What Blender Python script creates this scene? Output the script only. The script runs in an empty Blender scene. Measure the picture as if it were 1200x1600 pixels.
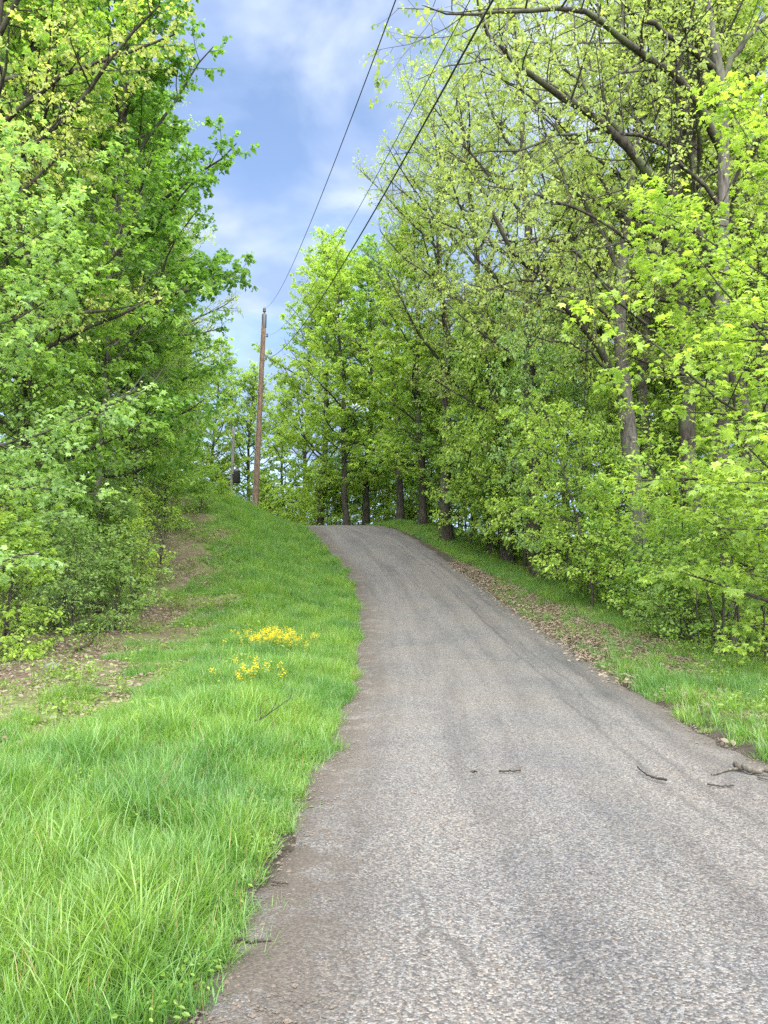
import bpy, math, random
import numpy as np

# ------------------------------------------------------------------ camera, sky, sun, exposure
scene = bpy.context.scene
col = scene.collection
R = math.radians
FPX = 1155.0                       # focal length in photograph pixels (1200 x 1600)
PITCH = math.atan(140 / FPX)
CAM = np.array([0.0, 0.0, 1.6])
cd = bpy.data.cameras.new('camera')
cd.sensor_fit = 'VERTICAL'
cd.sensor_height = 36.0
cd.lens = 36.0 * FPX / 1600.0
cd.clip_end = 3000
cam = bpy.data.objects.new('camera', cd)
cam.location = CAM
cam.rotation_euler = (math.pi / 2 + PITCH, 0, 0)
col.objects.link(cam)
scene.camera = cam

SUN_EL, SUN_AZ = 52.0, 174.0       # azimuth clockwise from +Y (view direction): behind the camera
world = bpy.data.worlds.new('World')
scene.world = world
world.use_nodes = True
wt = world.node_tree
for n in list(wt.nodes):
    wt.nodes.remove(n)
def wn(t, **k):
    n = wt.nodes.new(t)
    for a, b in k.items():
        setattr(n, a, b)
    return n
wl = wt.links.new
sky = wn('ShaderNodeTexSky', sky_type='NISHITA', sun_disc=False)
sky.sun_elevation = R(SUN_EL)
sky.sun_rotation = R(SUN_AZ)
sky.air_density = 1.0
sky.dust_density = 0.6
sky.ozone_density = 2.0
tc = wn('ShaderNodeTexCoord')
sep = wn('ShaderNodeSeparateXYZ')
wl(tc.outputs['Generated'], sep.inputs[0])
zadd = wn('ShaderNodeMath', operation='ADD'); zadd.inputs[1].default_value = 0.22
zmax = wn('ShaderNodeMath', operation='MAXIMUM'); zmax.inputs[1].default_value = 0.1
wl(sep.outputs['Z'], zadd.inputs[0]); wl(zadd.outputs[0], zmax.inputs[0])
dx = wn('ShaderNodeMath', operation='DIVIDE'); dy = wn('ShaderNodeMath', operation='DIVIDE')
wl(sep.outputs['X'], dx.inputs[0]); wl(zmax.outputs[0], dx.inputs[1])
wl(sep.outputs['Y'], dy.inputs[0]); wl(zmax.outputs[0], dy.inputs[1])
cmb = wn('ShaderNodeCombineXYZ')
wl(dx.outputs[0], cmb.inputs[0]); wl(dy.outputs[0], cmb.inputs[1]); cmb.inputs[2].default_value = 3.7
cn = wn('ShaderNodeTexNoise'); cn.inputs['Scale'].default_value = 3.4
cn.inputs['Detail'].default_value = 7.0; cn.inputs['Roughness'].default_value = 0.52
cn.inputs['Distortion'].default_value = 0.35
wl(cmb.outputs[0], cn.inputs['Vector'])
cr = wn('ShaderNodeValToRGB')
cr.color_ramp.elements[0].position = 0.40; cr.color_ramp.elements[0].color = (0.22, 0.22, 0.22, 1)
cr.color_ramp.elements[1].position = 0.60; cr.color_ramp.elements[1].color = (1, 1, 1, 1)
wl(cn.outputs['Fac'], cr.inputs[0])
cn2 = wn('ShaderNodeTexNoise'); cn2.inputs['Scale'].default_value = 2.6; cn2.inputs['Detail'].default_value = 4
wl(cmb.outputs[0], cn2.inputs['Vector'])
cr2 = wn('ShaderNodeValToRGB')                      # light and grey parts of the clouds
cr2.color_ramp.elements[0].position = 0.42; cr2.color_ramp.elements[0].color = (1.7, 2.25, 3.5, 1)
cr2.color_ramp.elements[1].position = 0.60; cr2.color_ramp.elements[1].color = (3.6, 4.0, 4.7, 1)
wl(cn2.outputs['Fac'], cr2.inputs[0])
mx = wn('ShaderNodeMix', data_type='RGBA')
wl(cr.outputs[0], mx.inputs[0]); wl(sky.outputs[0], mx.inputs[6]); wl(cr2.outputs[0], mx.inputs[7])
bg = wn('ShaderNodeBackground'); bg.inputs['Strength'].default_value = 0.075
wl(mx.outputs[2], bg.inputs['Color'])
wo = wn('ShaderNodeOutputWorld'); wl(bg.outputs[0], wo.inputs[0])

sd = bpy.data.lights.new('sun', 'SUN')
sd.energy = 5.0
sd.angle = R(110)
sd.color = (1.0, 0.965, 0.91)
sun = bpy.data.objects.new('sun', sd)
az = R(SUN_AZ)
sun.rotation_euler = (R(90 - SUN_EL), 0, math.pi - az)
sun.location = (0, 0, 60)
col.objects.link(sun)

vs = scene.view_settings
vs.view_transform = 'Standard'; vs.look = 'None'; vs.gamma = 1.0; vs.use_curve_mapping = False
vs.exposure = 2.0
scene.cycles.max_bounces = 9
scene.cycles.diffuse_bounces = 6
scene.cycles.glossy_bounces = 2
scene.cycles.transmission_bounces = 5
scene.cycles.use_denoising = False

# ------------------------------------------------------------------ terrain
RY = np.array([-40, -10, 2.7, 4.0, 6.8, 8.6, 11.0, 13.5, 17.3, 22.7, 28.6, 32.7, 37.9, 42.2, 46, 49, 52, 54, 56, 60, 80.])
RX = np.array([1.1, 1.25, 1.32, 1.33, 1.38, 1.48, 1.60, 1.64, 1.62, 1.43, 0.95, 0.14, -1.15, -2.39, -3.7, -6.0, -9.5, -13, -18, -33, -110.])
RZ = np.array([-1.5, -0.3, 0.06, 0.08, 0.13, 0.17, 0.27, 0.46, 0.87, 1.56, 2.62, 3.60, 5.03, 5.95, 6.28, 6.3, 6.25, 6.15, 6.0, 5.7, 4.0])
RW = np.array([4.0, 4.0, 4.0, 4.0, 4.0, 4.08, 4.2, 4.3, 4.4, 4.5, 4.65, 4.7, 4.8, 4.9, 5.0, 6.0, 8.0, 10, 13, 17, 20.])
def _smooth_table(Y, V, w=1.4):
    yy = np.arange(-40, 80, 0.25)
    v = np.interp(yy, Y, V)
    k = np.exp(-0.5 * (np.arange(-24, 25) * 0.25 / w) ** 2); k /= k.sum()
    vp = np.concatenate([np.full(24, v[0]), v, np.full(24, v[-1])])
    return yy, np.convolve(vp, k, 'valid')
_tx, _tz, _tw = (_smooth_table(RY, a) for a in (RX, RZ, RW))
road_x = lambda y: np.interp(y, *_tx)
road_z = lambda y: np.interp(y, *_tz)
road_w = lambda y: np.interp(y, *_tw)
def sst(a, b, x):
    t = np.clip((x - a) / (b - a), 0, 1)
    return t * t * (3 - 2 * t)
_ng = np.random.default_rng(5)
_nw = [( _ng.normal(size=2) * s, _ng.uniform(0, 6.28), a) for s, a in ((.25, .10), (.4, .07), (.7, .05), (1.1, .035), (1.7, .025), (2.6, .012))]
def bumps(x, y):
    return sum(a * np.sin(w[0] * x + w[1] * y + ph) for w, ph, a in _nw)
def edge_left(y):
    return road_x(y) - road_w(y) / 2
def edge_right(y):
    return road_x(y) + road_w(y) / 2
def ground_z(x, y):
    x = np.asarray(x, float); y = np.asarray(y, float)
    z = road_z(y)
    far = sst(46, 90, y)
    z = z * (1 - far) + 3.5 * far - 0.03 * np.maximum(y - 90, 0)
    sl = np.maximum(edge_left(y) - x, 0); sr = np.maximum(x - edge_right(y), 0)
    bank = 2.25 * sst(15, 37, y) * (1 - sst(46, 62, y))
    zl = bank * sst(0.3, 6.0, sl) + 0.05 * np.minimum(sl, 3) + 0.04 * np.clip(sl - 6, 0, 60)
    zr = 0.10 * sst(0, .8, sr) - 0.55 * sst(1.2, 5.5, sr) - 0.02 * np.clip(sr - 5, 0, 80)
    inside = np.where((sl == 0) & (sr == 0), 1.0, 0.0)
    off = sst(0.2, 1.2, sl + sr)
    return z + zl + zr + bumps(x, y) * off * 0.8 - 0.05 * inside
def gz(x, y):
    return float(ground_z(x, y))
def at(px, py, Y):
    """point seen at a photograph pixel, at forward distance Y"""
    a = (px - 600) / FPX; b = (800 - py) / FPX
    r = np.array([a, math.cos(PITCH) - b * math.sin(PITCH), math.sin(PITCH) + b * math.cos(PITCH)])
    return CAM + r * (Y / r[1])
def on_ground(px, py):
    """ground point seen at a photograph pixel"""
    for Y in np.arange(2.0, 60, 0.05):
        q = at(px, py, Y)
        if q[2] <= gz(q[0], q[1]):
            return np.array([q[0], q[1], gz(q[0], q[1])])
    return at(px, py, 45)

# ------------------------------------------------------------------ mesh helpers
def mesh_arrays(name, V, F, mats, fmat=None, attrs=None, smooth=False, uv=None):
    """V (n,3), F (m,3) or (m,4)"""
    me = bpy.data.meshes.new(name)
    V = np.asarray(V, np.float32); F = np.asarray(F, np.int32)
    k = F.shape[1]
    me.vertices.add(len(V)); me.vertices.foreach_set('co', V.ravel())
    me.loops.add(F.size); me.loops.foreach_set('vertex_index', F.ravel())
    me.polygons.add(len(F))
    me.polygons.foreach_set('loop_start', np.arange(0, F.size, k, dtype=np.int32))
    me.polygons.foreach_set('loop_total', np.full(len(F), k, np.int32))
    if fmat is not None:
        me.polygons.foreach_set('material_index', np.asarray(fmat, np.int32))
    sm = np.zeros(len(F), bool)
    sm[:] = smooth
    me.polygons.foreach_set('use_smooth', sm)
    for m in mats:
        me.materials.append(m)
    for an, av in (attrs or {}).items():
        a = me.attributes.new(an, 'FLOAT', 'POINT')
        a.data.foreach_set('value', np.asarray(av, np.float32))
    if uv is not None:
        u = me.uv_layers.new(name='UVMap')
        u.data.foreach_set('uv', np.asarray(uv, np.float32)[F.ravel()].ravel())
    me.update(calc_edges=True)
    return me
def obj(name, data, parent=None, loc=None, color=None):
    o = bpy.data.objects.new(name, data)
    col.objects.link(o)
    if parent is not None:
        o.parent = parent
    if loc is not None:
        o.location = loc
    if color is not None:
        o.color = (*color, 1)
    return o
def tag(o, label, cat, group=None):
    o['label'] = label; o['category'] = cat
    if group:
        o['group'] = group
    return o
def norm(v):
    return v / np.maximum(np.linalg.norm(v, axis=-1, keepdims=True), 1e-9)
UP = np.array([0, 0, 1.0])

class Acc:
    """collects triangles with a material index and a 'var' value per point"""
    def __init__(s):
        s.V, s.F, s.M, s.A, s.n = [], [], [], [], 0
    def add(s, V, F, m=0, a=0.0):
        V = np.asarray(V, float).reshape(-1, 3); F = np.asarray(F, int)
        s.V.append(V); s.F.append(F + s.n); s.M.append(np.full(len(F), m))
        s.A.append(np.broadcast_to(np.asarray(a, float), (len(V),))); s.n += len(V)
    def mesh(s, name, mats, smooth=False):
        return mesh_arrays(name, np.concatenate(s.V), np.concatenate(s.F), mats, np.concatenate(s.M), {'var': np.concatenate(s.A)}, smooth)

def curves(S, D, L, k, up, noise, rng):
    """n bending curves of k segments"""
    S = np.asarray(S, float); D = norm(np.asarray(D, float)); n = len(S)
    P = [S]; p = S; d = D
    up = np.broadcast_to(np.asarray(up, float), (n,))
    for i in range(k):
        p = p + d * (np.asarray(L)[:, None] / k)
        P.append(p)
        d = norm(d + UP * (up / k)[:, None] + rng.normal(size=(n, 3)) * noise)
    return np.stack(P, 1)
def tubes(P, Rr, s):
    """P (n,m,3) curves, Rr (n,m) radii -> verts, tris"""
    n, m, _ = P.shape
    T = norm(np.gradient(P, axis=1))
    d = norm(P[:, -1] - P[:, 0])
    ref = np.where(np.abs(d[:, 2:3]) > 0.75, np.array([[1.0, 0.13, 0]]), np.array([[0.05, 0.1, 1.0]]))[:, None, :]
    U = norm(np.cross(T, ref)); W = np.cross(T, U)
    an = np.arange(s) * 2 * math.pi / s
    ring = P[:, :, None, :] + Rr[:, :, None, None] * (np.cos(an)[None, None, :, None] * U[:, :, None, :] + np.sin(an)[None, None, :, None] * W[:, :, None, :])
    idx = np.arange(n * m * s).reshape(n, m, s)
    a = idx[:, :-1, :]; b = np.roll(a, -1, 2); c = idx[:, 1:, :]; e = np.roll(c, -1, 2)
    F = np.concatenate([np.stack([a, b, e], -1).reshape(-1, 3), np.stack([a, e, c], -1).reshape(-1, 3)])
    return ring.reshape(-1, 3), F
def resample(path, k):
    path = np.asarray(path, float)
    # Catmull-Rom through the given points
    p = np.vstack([2 * path[0] - path[1], path, 2 * path[-1] - path[-2]])
    out = []
    n = len(path) - 1
    for t in np.linspace(0, n, k):
        i = min(int(t), n - 1); u = t - i
        a, b, c, d = p[i], p[i + 1], p[i + 2], p[i + 3]
        out.append(0.5 * (2 * b + (c - a) * u + (2 * a - 5 * b + 4 * c - d) * u * u + (3 * b - a - 3 * c + d) * u ** 3))
    return np.array(out)
def spawn(P, Rr, spacing, t0, rng, ang, spread, t1=1.0, minn=1):
    """positions, directions, parameter t, parent length and radius for side shoots of the curves P"""
    n, m, _ = P.shape
    seg = np.linalg.norm(np.diff(P, axis=1), axis=2); L = seg.sum(1)
    cnt = np.maximum(minn, np.round(L * (t1 - t0) / spacing).astype(int))
    idx = np.repeat(np.arange(n), cnt)
    first = np.cumsum(cnt) - cnt
    j = np.arange(cnt.sum()) - np.repeat(first, cnt)
    t = t0 + (t1 - t0) * (j + rng.uniform(0.1, 0.9, len(j))) / cnt[idx]
    x = np.clip(t, 0, 0.9999) * (m - 1); i0 = x.astype(int); fr = (x - i0)[:, None]
    A = P[idx, i0]; B = P[idx, i0 + 1]
    pos = A + (B - A) * fr; T = norm(B - A)
    lat = np.cross(T, UP); bad = np.linalg.norm(lat, axis=1) < 0.2
    lat[bad] = rng.normal(size=(bad.sum(), 3)); lat = norm(lat)
    oth = norm(np.cross(lat, T))
    sg = np.where((j + idx) % 2 == 0, 1.0, -1.0)
    phi = rng.normal(size=len(j)) * spread
    side = lat * (sg * np.cos(phi))[:, None] + oth * np.sin(phi)[:, None]
    a = R(ang) * rng.uniform(0.75, 1.25, len(j))
    D = T * np.cos(a)[:, None] + side * np.sin(a)[:, None]
    rr = Rr[idx, i0] * (1 - fr[:, 0]) + Rr[idx, i0 + 1] * fr[:, 0]
    return pos, D, t, L[idx], rr, T

# leaf outlines: along x from the stalk, half width in y, dip in z
_k = [(0, 0, 0), (.42, -.36, .10), (1, 0, -.10), (.42, .36, .10)]
LEAF_KITE = (np.array(_k, float), np.array([(0, 1, 2), (0, 2, 3)]))
def _lobed():
    c = (.38, 0, .03)
    pts = []
    for a, r, z in ((180, .38, 0), (140, .30, .02), (118, .50, -.10), (88, .30, .03), (56, .62, -.08), (30, .34, .03), (0, .66, -.12)):
        pts.append((c[0] + r * math.cos(R(a)), r * math.sin(R(a)) * .95, z))
    low = [(x, -y, z) for x, y, z in pts[1:-1]][::-1]
    ring = pts + low
    V = np.array([c] + ring, float)
    n = len(ring)
    return V, np.array([(0, 1 + i, 1 + (i + 1) % n) for i in range(n)])
LEAF_LOBED = _lobed()
_o = [(0, 0, 0), (.3, -.26, .06), (.7, -.22, .03), (1, 0, -.12), (.7, .22, .03), (.3, .26, .06)]
LEAF_OVAL = (np.array(_o, float), np.array([(0, 1, 2), (0, 2, 3), (0, 3, 4), (0, 4, 5)]))
def leaves(pos, D, N, size, shape):
    V, F = shape
    D = norm(D); N = norm(N - D * (N * D).sum(1, keepdims=True)); B = np.cross(N, D)
    n = len(pos)
    out = pos[:, None, :] + size[:, None, None] * (V[None, :, 0:1] * D[:, None, :] + V[None, :, 1:2] * B[:, None, :] + V[None, :, 2:3] * N[:, None, :])
    f = (F[None] + (np.arange(n) * len(V))[:, None, None]).reshape(-1, 3)
    return out.reshape(-1, 3), f, len(V)
def add_leaves_on(acc, P, per, size, shape, rng, droop=0.45, t0=0.3, mat=0, offset=0.05, flat=0.6, keep=None):
    """leaves along the outer part of the twigs P (n,m,3)"""
    n, m, _ = P.shape
    cnt = rng.poisson(per, n)
    if keep is not None:
        cnt = cnt * keep
    idx = np.repeat(np.arange(n), cnt)
    k = len(idx)
    t = t0 + (1 - t0) * rng.uniform(0, 1, k) ** 0.7
    x = np.clip(t, 0, .9999) * (m - 1); i0 = x.astype(int); fr = (x - i0)[:, None]
    A = P[idx, i0]; B = P[idx, i0 + 1]; T = norm(B - A)
    pos = A + (B - A) * fr + rng.normal(size=(k, 3)) * offset
    az = rng.uniform(0, 2 * math.pi, k)
    rad = np.stack([np.cos(az), np.sin(az), np.zeros(k)], 1)
    D = rad * 0.8 + T * 0.5 + UP * (-droop + 0.25 * rng.normal(size=k))[:, None]
    N = UP + flat * rng.normal(size=(k, 3))
    s = size * np.exp(rng.normal(size=k) * 0.28)
    V, F, nv = leaves(pos, D, N, s, shape)
    # a value for each leaf and one shared by the whole spray
    a = np.clip(0.5 + 0.22 * rng.normal(size=n)[idx] + 0.20 * rng.normal(size=k), 0, 1)
    acc.add(V, F, mat, np.repeat(a, nv))

# ------------------------------------------------------------------ materials
def new_mat(name):
    m = bpy.data.materials.new(name); m.use_nodes = True
    nt = m.node_tree
    for n in list(nt.nodes):
        nt.nodes.remove(n)
    out = nt.nodes.new('ShaderNodeOutputMaterial')
    def N(t, **k):
        n = nt.nodes.new(t)
        for a, b in k.items():
            setattr(n, a, b)
        return n
    return m, N, nt.links.new, out
def ramp(N, stops):
    r = N('ShaderNodeValToRGB')
    e = r.color_ramp.elements
    while len(e) < len(stops):
        e.new(0.5)
    for el, (p, c) in zip(e, stops):
        el.position = p; el.color = (*c, 1) if len(c) == 3 else c
    return r
def mixc(N, L, fac, a, b, mode='MIX'):
    m = N('ShaderNodeMix', data_type='RGBA', blend_type=mode)
    for i, v in ((0, fac), (6, a), (7, b)):
        if hasattr(v, 'is_linked'):
            L(v, m.inputs[i])
        elif i == 0:
            m.inputs[0].default_value = v
        else:
            m.inputs[i].default_value = (*v, 1)
    return m.outputs[2]
def leaf_material(name, color=None, spread=1.0, trans=0.48, gloss=0.04):
    """thin leaf: reflects, lets light through; colour from the object, varied leaf by leaf"""
    m, N, L, out = new_mat(name)
    if color is None:
        base = N('ShaderNodeObjectInfo').outputs['Color']
    else:
        rgb = N('ShaderNodeRGB'); rgb.outputs[0].default_value = (*color, 1); base = rgb.outputs[0]
    at_ = N('ShaderNodeAttribute', attribute_name='var')
    r = ramp(N, [(0.0, (0.55, 0.66, 0.55)), (0.5, (1, 1, 1)), (1.0, (1.36, 1.30, 1.25))])
    L(at_.outputs['Fac'], r.inputs[0])
    c = mixc(N, L, spread, base, mixc(N, L, 1.0, base, r.outputs[0], 'MULTIPLY'))
    tcol = mixc(N, L, 1.0, c, (1.75, 1.75, 0.9), 'MULTIPLY')
    d = N('ShaderNodeBsdfDiffuse'); t = N('ShaderNodeBsdfTranslucent'); g = N('ShaderNodeBsdfGlossy')
    g.inputs['Roughness'].default_value = 0.5; g.inputs['Color'].default_value = (.9, .95, 1, 1)
    L(c, d.inputs['Color']); L(tcol, t.inputs['Color'])
    a = N('ShaderNodeMixShader'); a.inputs[0].default_value = trans
    L(d.outputs[0], a.inputs[1]); L(t.outputs[0], a.inputs[2])
    b = N('ShaderNodeMixShader'); b.inputs[0].default_value = gloss * .5
    L(a.outputs[0], b.inputs[1]); L(g.outputs[0], b.inputs[2])
    L(b.outputs[0], out.inputs[0])
    return m
def bark_material(name, dark, light, scale=7.0, moss=0.0, tint=False):
    m, N, L, out = new_mat(name)
    tcn = N('ShaderNodeTexCoord')
    mp = N('ShaderNodeMapping'); mp.inputs['Scale'].default_value = (1, 1, 0.22)
    L(tcn.outputs['Object'], mp.inputs[0])
    n1 = N('ShaderNodeTexNoise'); n1.inputs['Scale'].default_value = scale * 2.2; n1.inputs['Detail'].default_value = 6; n1.inputs['Roughness'].default_value = .65
    L(mp.outputs[0], n1.inputs['Vector'])
    n2 = N('ShaderNodeTexNoise'); n2.inputs['Scale'].default_value = 1.3; n2.inputs['Detail'].default_value = 3
    L(tcn.outputs['Object'], n2.inputs['Vector'])
    r = ramp(N, [(0.33, dark), (0.68, light)])
    L(n1.outputs['Fac'], r.inputs[0])
    c = r.outputs[0]
    if moss:
        rm = ramp(N, [(0.5, (0, 0, 0)), (0.7, (moss,) * 3)])
        L(n2.outputs['Fac'], rm.inputs[0])
        c = mixc(N, L, rm.outputs[0], c, (0.10, 0.13, 0.06))
    if tint:
        c = mixc(N, L, 1.0, c, N('ShaderNodeObjectInfo').outputs['Color'], 'MULTIPLY')
    p = N('ShaderNodeBsdfPrincipled'); p.inputs['Roughness'].default_value = 0.9
    p.inputs['Specular IOR Level'].default_value = 0.15
    L(c, p.inputs['Base Color'])
    bp = N('ShaderNodeBump'); bp.inputs['Strength'].default_value = 0.7; bp.inputs['Distance'].default_value = 0.02
    L(n1.outputs['Fac'], bp.inputs['Height']); L(bp.outputs[0], p.inputs['Normal'])
    L(p.outputs[0], out.inputs[0])
    return m
M_LEAF = leaf_material('leaf')
M_BARK = bark_material('bark', (0.015, 0.013, 0.011), (0.062, 0.056, 0.047), moss=0.5)
M_BARK2 = bark_material('grey_bark', (0.026, 0.024, 0.021), (0.115, 0.108, 0.097), moss=0.3)
M_TWIG = bark_material('twig', (0.022, 0.018, 0.014), (0.065, 0.055, 0.044), scale=10)
M_DEAD = bark_material('dead_wood', (0.05, 0.046, 0.04), (0.15, 0.14, 0.125), scale=9)
M_OLDWOOD = bark_material('fallen_wood', (0.012, 0.010, 0.009), (0.05, 0.043, 0.036), scale=12)

# ------------------------------------------------------------------ ground
def grid_lines(lo, hi, fine_lo, fine_hi, step, grow=1.18):
    a = list(np.arange(fine_lo, fine_hi + 1e-6, step))
    s = step; x = fine_hi
    while x < hi:
        s *= grow; x += s; a.append(x)
    s = step; x = fine_lo; b = []
    while x > lo:
        s *= grow; x -= s; b.append(x)
    return np.array(b[::-1] + a)
gx = grid_lines(-350, 350, -13, 13, 0.22); gy = grid_lines(-60, 480, 1.0, 48, 0.25)
GX, GY = np.meshgrid(gx, gy)
GV = np.stack([GX, GY, ground_z(GX, GY)], -1).reshape(-1, 3)
nx, ny = len(gx), len(gy)
gi = np.arange(nx * ny).reshape(ny, nx)
GF = np.stack([gi[:-1, :-1], gi[:-1, 1:], gi[1:, 1:], gi[1:, :-1]], -1).reshape(-1, 4)

def grass_limit(y):
    """how far left of the road the mown grass reaches (x of its left border)"""
    return np.interp(y, [0, 5.6, 6.6, 8.0, 9.5, 13, 17, 25, 32, 40, 60], [-9, -7.0, -4.4, -3.6, -3.1, -3.6, -4.1, -5.9, -7.6, -12.5, -20])
def vnoise(x, y, s, seed=0):
    r = np.random.default_rng(100 + seed)
    v = 0
    for i in range(7):
        w = r.normal(size=2) * s * (1 + .35 * i); v = v + np.sin(w[0] * x + w[1] * y + r.uniform(0, 6.28))
    return v / 2.6
gmask = sst(-0.5, 0.5, (GX - grass_limit(GY)) + 0.5 * vnoise(GX, GY, 1.1, 3)) * (GX < road_x(GY))
gmask = gmask * sst(.12, .4, edge_left(GY) - GX)
gmask = gmask * (1 - .35 * (np.abs(edge_left(GY) - GX - 1.75) < .3) * (GY > 19.5) * (GY < 36))
shoulder = 1 - sst(.25, .7, np.maximum(GX - edge_right(GY), edge_left(GY) - GX) + .18 * vnoise(GX, GY, 2.2, 91))
m, N, L, out = new_mat('forest_floor')
def mul_(a, b):
    q = N('ShaderNodeMath', operation='MULTIPLY'); L(a, q.inputs[0]); q.inputs[1].default_value = b
    return q.outputs[0]
tcn = N('ShaderNodeTexCoord')
n1 = N('ShaderNodeTexNoise'); n1.inputs['Scale'].default_value = 9; n1.inputs['Detail'].default_value = 7; n1.inputs['Roughness'].default_value = .7
n2 = N('ShaderNodeTexVoronoi'); n2.inputs['Scale'].default_value = 14; n2.inputs['Randomness'].default_value = 1
n3 = N('ShaderNodeTexNoise'); n3.inputs['Scale'].default_value = .7; n3.inputs['Detail'].default_value = 4
for q in (n1, n2, n3):
    L(tcn.outputs['Object'], q.inputs['Vector'])
r1 = ramp(N, [(0.3, (0.03, 0.023, 0.016)), (0.55, (0.085, 0.066, 0.046)), (0.75, (0.16, 0.13, 0.098))])
L(n1.outputs['Fac'], r1.inputs[0])
sv = N('ShaderNodeSeparateColor'); L(n2.outputs['Color'], sv.inputs[0])
r2 = ramp(N, [(0.0, (0.05, 0.037, 0.026)), (0.5, (0.115, 0.09, 0.066)), (1.0, (0.19, 0.155, 0.12))])
L(sv.outputs[0], r2.inputs[0])
c = mixc(N, L, 0.5, r1.outputs[0], r2.outputs[0])
r3 = ramp(N, [(0.42, (0, 0, 0)), (0.62, (0.75, 0.75, 0.75))])
L(n3.outputs['Fac'], r3.inputs[0])
rg = ramp(N, [(0.3, (0.055, 0.10, 0.018)), (0.7, (0.11, 0.19, 0.034))])
L(n1.outputs['Fac'], rg.inputs[0])
c = mixc(N, L, mul_(r3.outputs[0], .45), c, rg.outputs[0])
ga = N('ShaderNodeAttribute', attribute_name='grassy')
c = mixc(N, L, ga.outputs['Fac'], c, rg.outputs[0])
sh = N('ShaderNodeAttribute', attribute_name='shoulder')
rs = ramp(N, [(0.3, (0.022, 0.019, 0.016)), (0.6, (0.055, 0.047, 0.039)), (0.8, (0.10, 0.087, 0.073))]); L(n1.outputs['Fac'], rs.inputs[0])
c = mixc(N, L, sh.outputs['Fac'], c, rs.outputs[0])
p = N('ShaderNodeBsdfPrincipled'); p.inputs['Roughness'].default_value = .95; p.inputs['Specular IOR Level'].default_value = .1
L(c, p.inputs['Base Color'])
bp = N('ShaderNodeBump'); bp.inputs['Strength'].default_value = .8; bp.inputs['Distance'].default_value = .03
L(n1.outputs['Fac'], bp.inputs['Height']); L(bp.outputs[0], p.inputs['Normal']); L(p.outputs[0], out.inputs[0])
M_FLOOR = m
g = obj('ground', mesh_arrays('ground', GV, GF, [M_FLOOR], attrs={'grassy': gmask.ravel(), 'shoulder': shoulder.ravel()}, smooth=True))
g['kind'] = 'structure'

# ------------------------------------------------------------------ road
ys = np.concatenate([np.arange(-12, 50, 0.2), np.arange(50, 75, .8)])
us = np.linspace(-1, 1, 41)
YY = ys[:, None] + 0 * us[None]
hd = np.gradient(road_x(ys), ys)
edge_wob = 0.07 * np.sin(ys * 2.1) + 0.05 * np.sin(ys * 4.7 + 1) + 0.05 * np.sin(ys * 9.3 + 2)
hw = road_w(ys)[:, None] / 2 + 0.06 + 0.0 * YY + np.where(us[None] > 0, edge_wob[:, None], np.roll(edge_wob, 13)[:, None]) * np.abs(us[None]) ** 4
XX = road_x(ys)[:, None] + us[None] * hw
ZZ = road_z(YY) + 0.035 * (1 - us[None] ** 2) + 0.012
rut = 0.014 * (np.exp(-((us[None] * 2.1 - 0.85) / .28) ** 2) + np.exp(-((us[None] * 2.1 + 0.85) / .28) ** 2))
ZZ = ZZ - rut + 0.006 * vnoise(XX, YY, 1.6, 8)
ZZ = ZZ - 0.05 * sst(0.94, 1.0, np.abs(us[None]))
RVv = np.stack([XX, YY, ZZ], -1).reshape(-1, 3)
arc = np.concatenate([[0], np.cumsum(np.hypot(np.diff(ys), np.diff(road_z(ys))))])
UVv = np.stack([np.broadcast_to(us[None] * 2.1, XX.shape), np.broadcast_to(arc[:, None], XX.shape)], -1).reshape(-1, 2)
ri = np.arange(len(RVv)).reshape(len(ys), len(us))
RF = np.stack([ri[:-1, :-1], ri[:-1, 1:], ri[1:, 1:], ri[1:, :-1]], -1).reshape(-1, 4)
m, N, L, out = new_mat('chip_seal')
tcn = N('ShaderNodeTexCoord')
OB, UVo = tcn.outputs['Object'], tcn.outputs['UV']
def noise(scale, detail, vec, rough=.55, mapscale=None):
    q = N('ShaderNodeTexNoise'); q.inputs['Scale'].default_value = scale; q.inputs['Detail'].default_value = detail; q.inputs['Roughness'].default_value = rough
    if mapscale:
        mp = N('ShaderNodeMapping'); mp.inputs['Scale'].default_value = mapscale; L(vec, mp.inputs[0]); vec = mp.outputs[0]
    L(vec, q.inputs['Vector'])
    return q.outputs['Fac']
vo = N('ShaderNodeTexVoronoi'); vo.inputs['Scale'].default_value = 92; L(OB, vo.inputs['Vector'])
sv = N('ShaderNodeSeparateColor'); L(vo.outputs['Color'], sv.inputs[0])
chips = ramp(N, [(0.0, (0.052, 0.051, 0.052)), (0.35, (0.092, 0.090, 0.088)), (0.7, (0.133, 0.130, 0.125)), (1.0, (0.205, 0.200, 0.190))])
L(sv.outputs[0], chips.inputs[0])
tints = ramp(N, [(0.0, (1.08, .98, .92)), (0.5, (1, 1, 1)), (1.0, (.92, .98, 1.08))])
L(sv.outputs[1], tints.inputs[0])
c = mixc(N, L, 1.0, chips.outputs[0], tints.outputs[0], 'MULTIPLY')
# binder showing between the chips
gap = ramp(N, [(0.0, (1, 1, 1)), (0.55, (1, 1, 1)), (0.95, (.42, .42, .42))])
L(vo.outputs['Distance'], gap.inputs[0])
gap.color_ramp.elements[2].color = (.6, .6, .6, 1)
gp = N('ShaderNodeMath', operation='MULTIPLY'); gp.inputs[1].default_value = 1.0
c = mixc(N, L, 1.0, c, gap.outputs[0], 'MULTIPLY')
# broad patches, bluish and pinkish
pt = ramp(N, [(0.35, (.86, .88, .93)), (0.5, (1, 1, 1)), (0.66, (1.06, 1.02, .99))])
L(noise(.55, 4, OB), pt.inputs[0]); c = mixc(N, L, 1.0, c, pt.outputs[0], 'MULTIPLY')
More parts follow.
